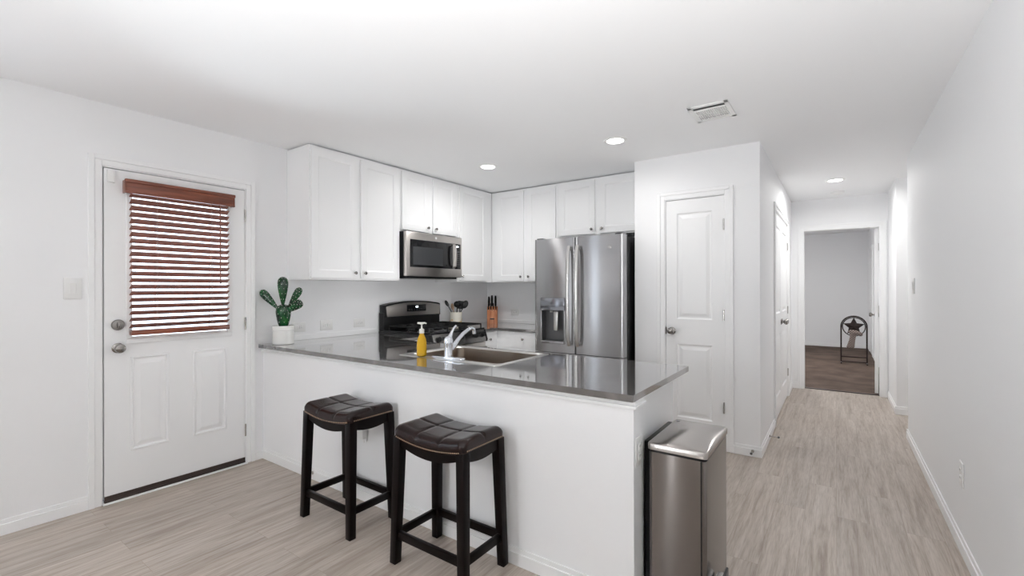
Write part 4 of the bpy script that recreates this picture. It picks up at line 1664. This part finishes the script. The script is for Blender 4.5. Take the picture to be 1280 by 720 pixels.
for i, (lab, x) in enumerate((('black steak knife at the left of the lower row in the block', -0.045), ('second black steak knife from the left in the lower row', -0.015),
                              ('second black steak knife from the right in the lower row', 0.015), ('black steak knife at the right of the lower row in the block', 0.045))):
    knife(lab, x, -0.040, 0.170, 0.088, 0.0118, 0.5, 'steak_knife')
knife('tall black-handled knife at the back left of the block', -0.042, 0.020, 0.208, 0.118, 0.023)
knife('tall black-handled chef knife in the back middle of the block', -0.006, 0.022, 0.208, 0.135, 0.024)
knife('tall black-handled knife at the back right of the block', 0.038, 0.020, 0.208, 0.130, 0.023)


# ------------------------------------------------------------------ outlets and switches
def plate(name, label, cat, centre, n, wd, ht, inner, group=None):
    """wall plate; n = 'X' or 'Y-' or '-X'"""
    c = Vector(centre)
    if n == 'X':
        mt = frame_mtx(c, (0, 1, 0), (0, 0, 1))
    elif n == '-X':
        mt = frame_mtx(c, (0, -1, 0), (0, 0, 1))
    else:
        mt = frame_mtx(c, (1, 0, 0), (0, 0, 1))
    t = thing(name, label, cat, tuple(c), group)
    f = MB()
    f.box(-wd / 2, wd / 2, -ht / 2, ht / 2, 0, 0.006, 0.003, 2, mtx=mt)
    build('cover_plate', f, 'plate', t)
    if inner == 'rocker':
        f = MB()
        f.box(-0.017, 0.017, -0.034, 0.034, 0.006, 0.0075, 0.001, 1, mtx=mt)
        f.box(-0.0145, 0.0145, -0.030, 0.030, 0.0075, 0.011, 0.0015, 1, mtx=mt @ Matrix.Rotation(R(3), 4, 'X'))
        build('rocker', f, 'white_plastic', t)
    else:
        hor = wd > ht
        f = MB()
        for k in (-1, 1):
            cx_, cy_ = (k * 0.0195, 0) if hor else (0, k * 0.0195)
            f.box(cx_ - 0.0155, cx_ + 0.0155, cy_ - 0.014, cy_ + 0.014, 0.006, 0.009, 0.003, 2, mtx=mt)
            n0 = set(f.bm.faces)
            for q in (-1, 1):
                if hor:
                    f.box(cx_ - 0.001, cx_ + 0.007, q * 0.0055 - 0.001, q * 0.0055 + 0.001, 0.009, 0.0094, mtx=mt)
                else:
                    f.box(q * 0.0055 - 0.001, q * 0.0055 + 0.001, cy_ - 0.001, cy_ + 0.007, 0.009, 0.0094, mtx=mt)
            f.mark(n0, 1)
        build('receptacle', f, ['white_plastic', 'dark_slot'], t)
    return t


plate('light_switch', 'white rocker light switch on the wall left of the entry door', 'light switch', (XL, 0.698, 1.313), 'X', 0.080, 0.125, 'rocker')
G = 'outlets above the worktops'
plate('wall_outlet', 'white outlet on the left wall just right of the cactus pot', 'outlet', (XL, 2.070, 0.993), 'X', 0.120, 0.078, 'out', G)
plate('wall_outlet', 'white outlet on the left wall, middle of the three behind the peninsula counter', 'outlet', (XL, 2.326, 0.993), 'X', 0.122, 0.088, 'out', G)
plate('wall_outlet', 'white outlet on the left wall nearest the range', 'outlet', (XL, 2.662, 0.992), 'X', 0.120, 0.078, 'out', G)
plate('wall_outlet', 'white outlet on the back wall just right of the knife block', 'outlet', (-3.20, YB, 1.02), 'Y', 0.120, 0.078, 'out', G)
plate('wall_outlet', 'white outlet on the peninsula front behind the left bar stool', 'outlet', (-2.390, YW0, 0.430), 'Y', 0.075, 0.118, 'out')
f = MB()
f.box(-2.418, -2.345, YW0 - 0.042, YW0 - 0.0105, 0.392, 0.452, 0.005)
f.tube([(-2.355, YW0 - 0.03, 0.40), (-2.350, YW0 - 0.028, 0.37)], 0.005, 8)
single('plug_adapter', f, 'white_plastic', 'white plug-in adapter in the outlet behind the left bar stool', 'plug', (-2.38, YW0 - 0.02, 0.42))
plate('wall_outlet', 'white outlet on the end of the peninsula wall beside the trash can', 'outlet', (XWE, 1.835, 0.640), 'X', 0.075, 0.118, 'out')
plate('light_switch', 'white light switch on the right wall near the hallway', 'light switch', (XR, 4.84, 1.322), '-X', 0.125, 0.125, 'rocker')
plate('wall_outlet', 'white outlet low on the right wall', 'outlet', (XR, 3.138, 0.382), '-X', 0.078, 0.122, 'out')


def door_stop(label, p, d):
    p, d = Vector(p), Vector(d)
    t = thing('door_stop', label, 'door stop', tuple(p), 'spring door stops on the baseboards')
    q = d.to_track_quat('Z', 'Y').to_matrix().to_4x4()
    mt = Matrix.Translation(p) @ q
    f = MB()
    f.lathe([(0.011, 0), (0.011, 0.004), (0.005, 0.006), (0.0045, 0.060), (0.004, 0.062)], (0, 0, 0), 'Z', 12, mtx=mt)
    build('rod', f, 'nickel', t)
    f = MB()
    f.lathe([(0.008, 0.0621), (0.009, 0.066), (0.009, 0.073), (0.006, 0.077), (0, 0.077)], (0, 0, 0), 'Z', 14, mtx=mt)
    build('tip', f, 'steel_dark', t)


door_stop('metal door stop on the peninsula baseboard, left of the left bar stool', (-2.93, YW0 - BBT, 0.048), (0, -1, 0))
door_stop('metal door stop on the baseboard right of the pantry door', (-0.530, YP - BBT, 0.045), (0, -1, 0))
door_stop('metal door stop on the left hallway baseboard before the double doors', (XP1 + BBT, 4.44, 0.050), (1, 0, 0))


# ------------------------------------------------------------------ bar stools
def make_stool(label, loc):
    t = thing('bar_stool', label, 'stool', (0, 0, 0), 'backless saddle-seat bar stools', world=False)
    hx, hy = 0.224, 0.150

    def sag(x):
        return -0.030 * (1 - (x / hx) ** 2)
    # legs
    for sx_ in (-1, 1):
        for sy_ in (-1, 1):
            f = MB()
            f.frustum((sx_ * 0.216, sy_ * 0.140, 0.0), (0.0195, 0.0195), (sx_ * 0.199, sy_ * 0.124, 0.606), (0.0225, 0.0225), 0.003)
            build('leg', f, 'espresso', t)
    # stretchers
    zs_, k = 0.137, 0.137 / 0.606
    lx, ly = 0.216 - 0.017 * k, 0.140 - 0.016 * k
    for sy_ in (-1, 1):
        f = MB()
        f.box(-lx + 0.015, lx - 0.015, sy_ * ly - 0.010, sy_ * ly + 0.010, zs_ - 0.019, zs_ + 0.019, 0.003)
        build('stretcher', f, 'espresso', t)
    for sx_ in (-1, 1):
        f = MB()
        f.box(sx_ * lx - 0.010, sx_ * lx + 0.010, -ly + 0.015, ly - 0.015, zs_ - 0.019, zs_ + 0.019, 0.003)
        build('stretcher', f, 'espresso', t)
    # aprons with a bowed lower edge
    for sy_ in (-1, 1):
        f = MB()
        n = 20
        y = sy_ * 0.128
        top, bot = [], []
        for i in range(n + 1):
            x = -0.190 + 0.380 * i / n
            top.append((x, 0.600 + sag(x) * 0.9))
            bot.append((x, 0.566 - 0.036 * (1 - (x / 0.19) ** 2)))
        mt = Matrix(((1, 0, 0, 0), (0, 0, -1, y + 0.009), (0, 1, 0, 0), (0, 0, 0, 1)))
        f.prism(bot + list(reversed(top)), mt, 0.018)
        build('apron', f, 'espresso', t)
    for sx_ in (-1, 1):
        f = MB()
        n = 14
        x = sx_ * 0.203
        top, bot = [], []
        for i in range(n + 1):
            y = -0.115 + 0.230 * i / n
            top.append((y, 0.6045))
            bot.append((y, 0.562 - 0.018 * (1 - (y / 0.115) ** 2)))
        mt = Matrix(((0, 0, 1, x - 0.009), (1, 0, 0, 0), (0, 1, 0, 0), (0, 0, 0, 1)))
        f.prism(bot + list(reversed(top)), mt, 0.018)
        build('apron', f, 'espresso', t)
    # cushion
    f = MB()
    bm = f.bm
    nx, ny = 44, 30

    def edge(a, h, r):
        d_ = h - abs(a)
        return 1.0 if d_ >= r else math.sqrt(max(0.0, 1 - ((r - d_) / r) ** 2))

    def topz(x, y):
        e = edge(x, hx, 0.038) * edge(y, hy, 0.038)
        tuft = 0.0
        for gx in (-0.075, 0.075):
            tuft += 0.0045 * math.exp(-((x - gx) / 0.0055) ** 2)
        tuft += 0.0045 * math.exp(-(y / 0.0055) ** 2)
        crown = 0.008 * (1 - (x / hx) ** 2) * (1 - (y / hy) ** 2)
        return 0.628 + 0.038 * e + sag(x) + crown - tuft

    def botz(x):
        return 0.606 + sag(x) * 0.9
    xs_ = sorted([hx * math.sin(PI / 2 * (2 * i / nx - 1)) for i in range(nx + 1)] + [-0.081, -0.075, -0.069, 0.069, 0.075, 0.081])
    ys_ = sorted([hy * math.sin(PI / 2 * (2 * j / ny - 1)) for j in range(ny + 1) if j != ny // 2] + [-0.007, -0.0035, 0.0, 0.0035, 0.007])
    # round the plan corners
    rc = 0.030

    def plan(x, y):
        ax, ay = abs(x), abs(y)
        if ax > hx - rc and ay > hy - rc:
            dx, dy = ax - (hx - rc), ay - (hy - rc)
            m_ = max(dx, dy)
            l_ = math.hypot(dx, dy)
            if l_ > 1e-9:
                sc_ = m_ / l_
                dx, dy = dx * sc_, dy * sc_
            return math.copysign(hx - rc + dx, x), math.copysign(hy - rc + dy, y)
        return x, y
    tg, bg_ = [], []
    for x in xs_:
        tr, brw = [], []
        for y in ys_:
            px, py = plan(x, y)
            tr.append(bm.verts.new((px, py, topz(x, y))))
            brw.append(bm.verts.new((px, py, botz(px))))
        tg.append(tr)
        bg_.append(brw)
    a_, b_ = len(xs_) - 1, len(ys_) - 1
    for i in range(a_):
        for j in range(b_):
            bm.faces.new([tg[i][j], tg[i + 1][j], tg[i + 1][j + 1], tg[i][j + 1]])
            bm.faces.new([bg_[i][j], bg_[i][j + 1], bg_[i + 1][j + 1], bg_[i + 1][j]])
    for i in range(a_):
        for j in (0, b_):
            bm.faces.new([tg[i][j], tg[i + 1][j], bg_[i + 1][j], bg_[i][j]])
    for j in range(b_):
        for i in (0, a_):
            bm.faces.new([tg[i][j], tg[i][j + 1], bg_[i][j + 1], bg_[i][j]])
    s_ = build('seat_cushion', f, 'leather', t, angle=60)
    # nail heads around the lower edge
    f = MB()
    nn = 36
    for i in range(nn + 1):
        x = -0.196 + 0.392 * i / nn
        for y in (-hy, hy):
            f.ellipsoid((x, y, 0.613 + sag(x) * 0.9), (0.0036, 0.0026, 0.0036), nu=8, nv=5)
    for i in range(23):
        y = -0.122 + 0.244 * i / 22
        for x in (-hx, hx):
            f.ellipsoid((x, y, 0.613), (0.0026, 0.0036, 0.0036), nu=8, nv=5)
    build('nail_trim', f, 'nail', s_)
    t.location = loc
    return t


st = make_stool('dark wooden bar stool with brown leather saddle seat, left one, nearer the entry door', (-2.290, 1.606, 0))
s2 = copy_tree(st)
s2.location = (-1.508, 1.606, 0)
s2['label'] = 'dark wooden bar stool with brown leather saddle seat, right one, in front of the sink'

# ------------------------------------------------------------------ trash can
TX0, TX1, TY0, TY1 = -0.636, -0.404, 1.858, 2.275
t = thing('trash_can', 'tall stainless steel step trash can beside the end of the peninsula', 'trash can', ((TX0 + TX1) / 2, (TY0 + TY1) / 2, 0))
ZB0, ZB1 = 0.030, 0.638


def rr_prism(f, x0, x1, y0, y1, r, z0, z1, n=8):
    pts = rrect(x0, x1, y0, y1, r, n)
    f.prism(pts, Matrix.Translation((0, 0, z0)), z1 - z0, 0)
    return f


f = MB()
rr_prism(f, TX0 + 0.004, TX1 - 0.004, TY0 + 0.004, TY1 - 0.004, 0.016, ZB0, ZB1)
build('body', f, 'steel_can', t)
f = MB()
rr_prism(f, TX0 + 0.002, TX1 - 0.002, TY0 + 0.002, TY1 - 0.002, 0.026, 0.0, ZB0)
build('base', f, 'black', t)
f = MB()
rr_prism(f, TX0 + 0.004, TX1 - 0.004, TY0 + 0.004, TY1 - 0.004, 0.026, ZB1, ZB1 + 0.010)
build('rim', f, 'black', t)
f = MB()                                       # dark seam strip on the front corner
f.box(TX1 - 0.0245, TX1 - 0.0185, TY0 + 0.0030, TY0 + 0.0065, ZB0, ZB1)
build('corner_seam', f, 'black', t, smooth=False)
f = MB()
bm = f.bm
lz = ZB1 + 0.010
N_ = 8
mx_, my_ = (TX0 + TX1) / 2, (TY0 + TY1) / 2
hx_, hy_ = (TX1 - TX0) / 2, (TY1 - TY0) / 2
lo = [(rrect(TX0, TX1, TY0, TY1, 0.016, N_), lz), (rrect(TX0, TX1, TY0, TY1, 0.016, N_), lz + 0.021), (rrect(TX0 + 0.003, TX1 - 0.003, TY0 + 0.003, TY1 - 0.003, 0.014, N_), lz + 0.026)]
# more points along the straight edges so that the crown stays smooth


def fine(pts):
    out = []
    for a_, b_ in zip(pts, pts[1:] + pts[:1]):
        k_ = max(1, int(math.dist(a_, b_) / 0.02))
        out += [(a_[0] + (b_[0] - a_[0]) * i_ / k_, a_[1] + (b_[1] - a_[1]) * i_ / k_) for i_ in range(k_)]
    return out


base_pts = fine(lo[1][0])
prev = None
first = None
for inset, z in ((0, lz), (0, lz + 0.021), (0.0015, lz + 0.0245), (0.004, lz + 0.026)):
    cur = [bm.verts.new((mx_ + (x - mx_) * (1 - inset / hx_), my_ + (y - my_) * (1 - inset / hy_), z)) for x, y in base_pts]
    if prev:
        for i in range(len(cur)):
            j = (i + 1) % len(cur)
            bm.faces.new([prev[i], prev[j], cur[j], cur[i]])
    else:
        first = cur
    prev = cur
for k in range(1, 16):
    sc_ = (1 - k / 16) * 0.98 + 0.003
    cur = []
    for x, y in base_pts:
        u_, v_ = (x - mx_) / hx_ * sc_, (y - my_) / hy_ * sc_
        cur.append(bm.verts.new((mx_ + u_ * hx_, my_ + v_ * hy_, lz + 0.026 + 0.022 * (1 - u_ * u_) * (1 - v_ * v_))))
    for i in range(len(cur)):
        j = (i + 1) % len(cur)
        bm.faces.new([prev[i], prev[j], cur[j], cur[i]])
    prev = cur
bm.faces.new(prev)
bm.faces.new(list(reversed(first)))
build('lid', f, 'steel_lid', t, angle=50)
f = MB()
f.box(XWE + 0.003, TX0 + 0.010, TY0 + 0.04, TY1 - 0.04, 0.02, lz + 0.020, 0.006)
build('hinge_housing', f, 'black', t)
f = MB()
f.lathe([(0.008, 0), (0.008, 0.0012), (0, 0.0014)], (TX0 + 0.025, TY1 - 0.05, lz + 0.0305), n=16)
build('badge', f, 'steel_dark', t)
f = MB()
f.prism(rrect(TX1 + 0.004, TX1 + 0.032, 1.885, 2.035, 0.010, 5), Matrix.Translation((0, 0, 0.128)), 0.012, 0.003)
f.prism(rrect(TX1 + 0.044, TX1 + 0.072, 1.885, 2.030, 0.010, 5), Matrix.Translation((0, 0, 0.128)), 0.012, 0.003)
pd = sub(t, build('pedal', f, 'steel_handle', t))
f = MB()
f.box(TX1 + 0.033, TX1 + 0.043, 1.880, 2.040, 0.112, 0.165, 0.003)
f.prism(rrect(TX1 + 0.001, TX1 + 0.075, 1.880, 2.040, 0.012, 5), Matrix.Translation((0, 0, 0.116)), 0.0115)
f.box(TX1 - 0.003, TX1 + 0.030, 1.93, 1.99, 0.104, 0.116, 0.002)
build('pedal_arm', f, 'black', pd)

# ------------------------------------------------------------------ iron star stand in the bedroom with a hanging scarf
FXc, FYc, FZ = 0.250, 9.80, 0.006
t = thing('star_stand', 'dark iron arched stand with a five-pointed star in a ring, on the bedroom carpet', 'stand', (FXc, FYc, FZ), world=False)
hw, ztop = 0.178, 0.815
f = MB()
zc_ = ztop - hw
pts = [(-hw, 0, 0.0), (-hw, 0, 0.3)] + [(-hw * math.cos(PI * k / 18), 0, zc_ + hw * math.sin(PI * k / 18)) for k in range(19)] + [(hw, 0, 0.3), (hw, 0, 0.0)]
f.tube(pts, 0.0115, 10)
build('arch_frame', f, 'iron', t)
for z in (0.030, 0.115):
    f = MB()
    f.tube([(-hw, 0, z), (hw, 0, z)], 0.009, 8)
    build('crossbar', f, 'iron', t)
for s_ in (-1, 1):
    f = MB()
    f.tube([(s_ * hw, -0.10, 0.010), (s_ * hw, 0, 0.020), (s_ * hw, 0.10, 0.010)], 0.010, 8)
    build('foot', f, 'iron', t)
f = MB()
f.tube([(0.158 * math.cos(2 * PI * k / 36), 0, zc_ - 0.002 + 0.158 * math.sin(2 * PI * k / 36)) for k in range(36)], 0.008, 8, closed=True)
build('ring', f, 'iron', t)
f = MB()
bm = f.bm
sv = []
for k in range(10):
    r_ = 0.156 if k % 2 == 0 else 0.074
    a = PI / 2 + k * PI / 5
    sv.append(bm.verts.new((r_ * math.cos(a), 0, zc_ + r_ * math.sin(a))))
cf = bm.verts.new((0, -0.022, zc_))
cb = bm.verts.new((0, 0.022, zc_))
for k in range(10):
    bm.faces.new([sv[k], sv[(k + 1) % 10], cf])
    bm.faces.new([sv[(k + 1) % 10], sv[k], cb])
build('star', f, 'iron', t, smooth=False)
f = MB()


def drape(u, v_):
    # a folded cloth: over the lower ring, then hanging
    a = 2 * PI * u
    z = 0.555 - 0.285 * v_
    wdt = 0.050 - 0.014 * math.sin(PI * v_) + 0.008 * v_
    cx_ = -0.012 - 0.030 * v_
    rip = 1 + 0.18 * math.sin(3 * a + 5 * v_)
    cap = 1.0 if 0.02 < v_ < 0.98 else 0.55
    return Vector((cx_ + wdt * math.cos(a) * rip * cap, -0.040 + 0.016 * math.sin(a) * rip * cap, z))


f.grid(drape, 24, 20, close_u=True)
f.ellipsoid((0.010, -0.040, 0.540), (0.095, 0.018, 0.040), Matrix.Rotation(R(10), 3, 'Y'))
f.ellipsoid((0.075, -0.038, 0.520), (0.050, 0.018, 0.036), Matrix.Rotation(R(35), 3, 'Y'))
f.bm.transform(Matrix.Translation((FXc, FYc, FZ)))
single('scarf', f, 'cloth', 'checked cloth hanging from the star stand in the bedroom', 'scarf', (FXc, FYc - 0.02, 0.30))
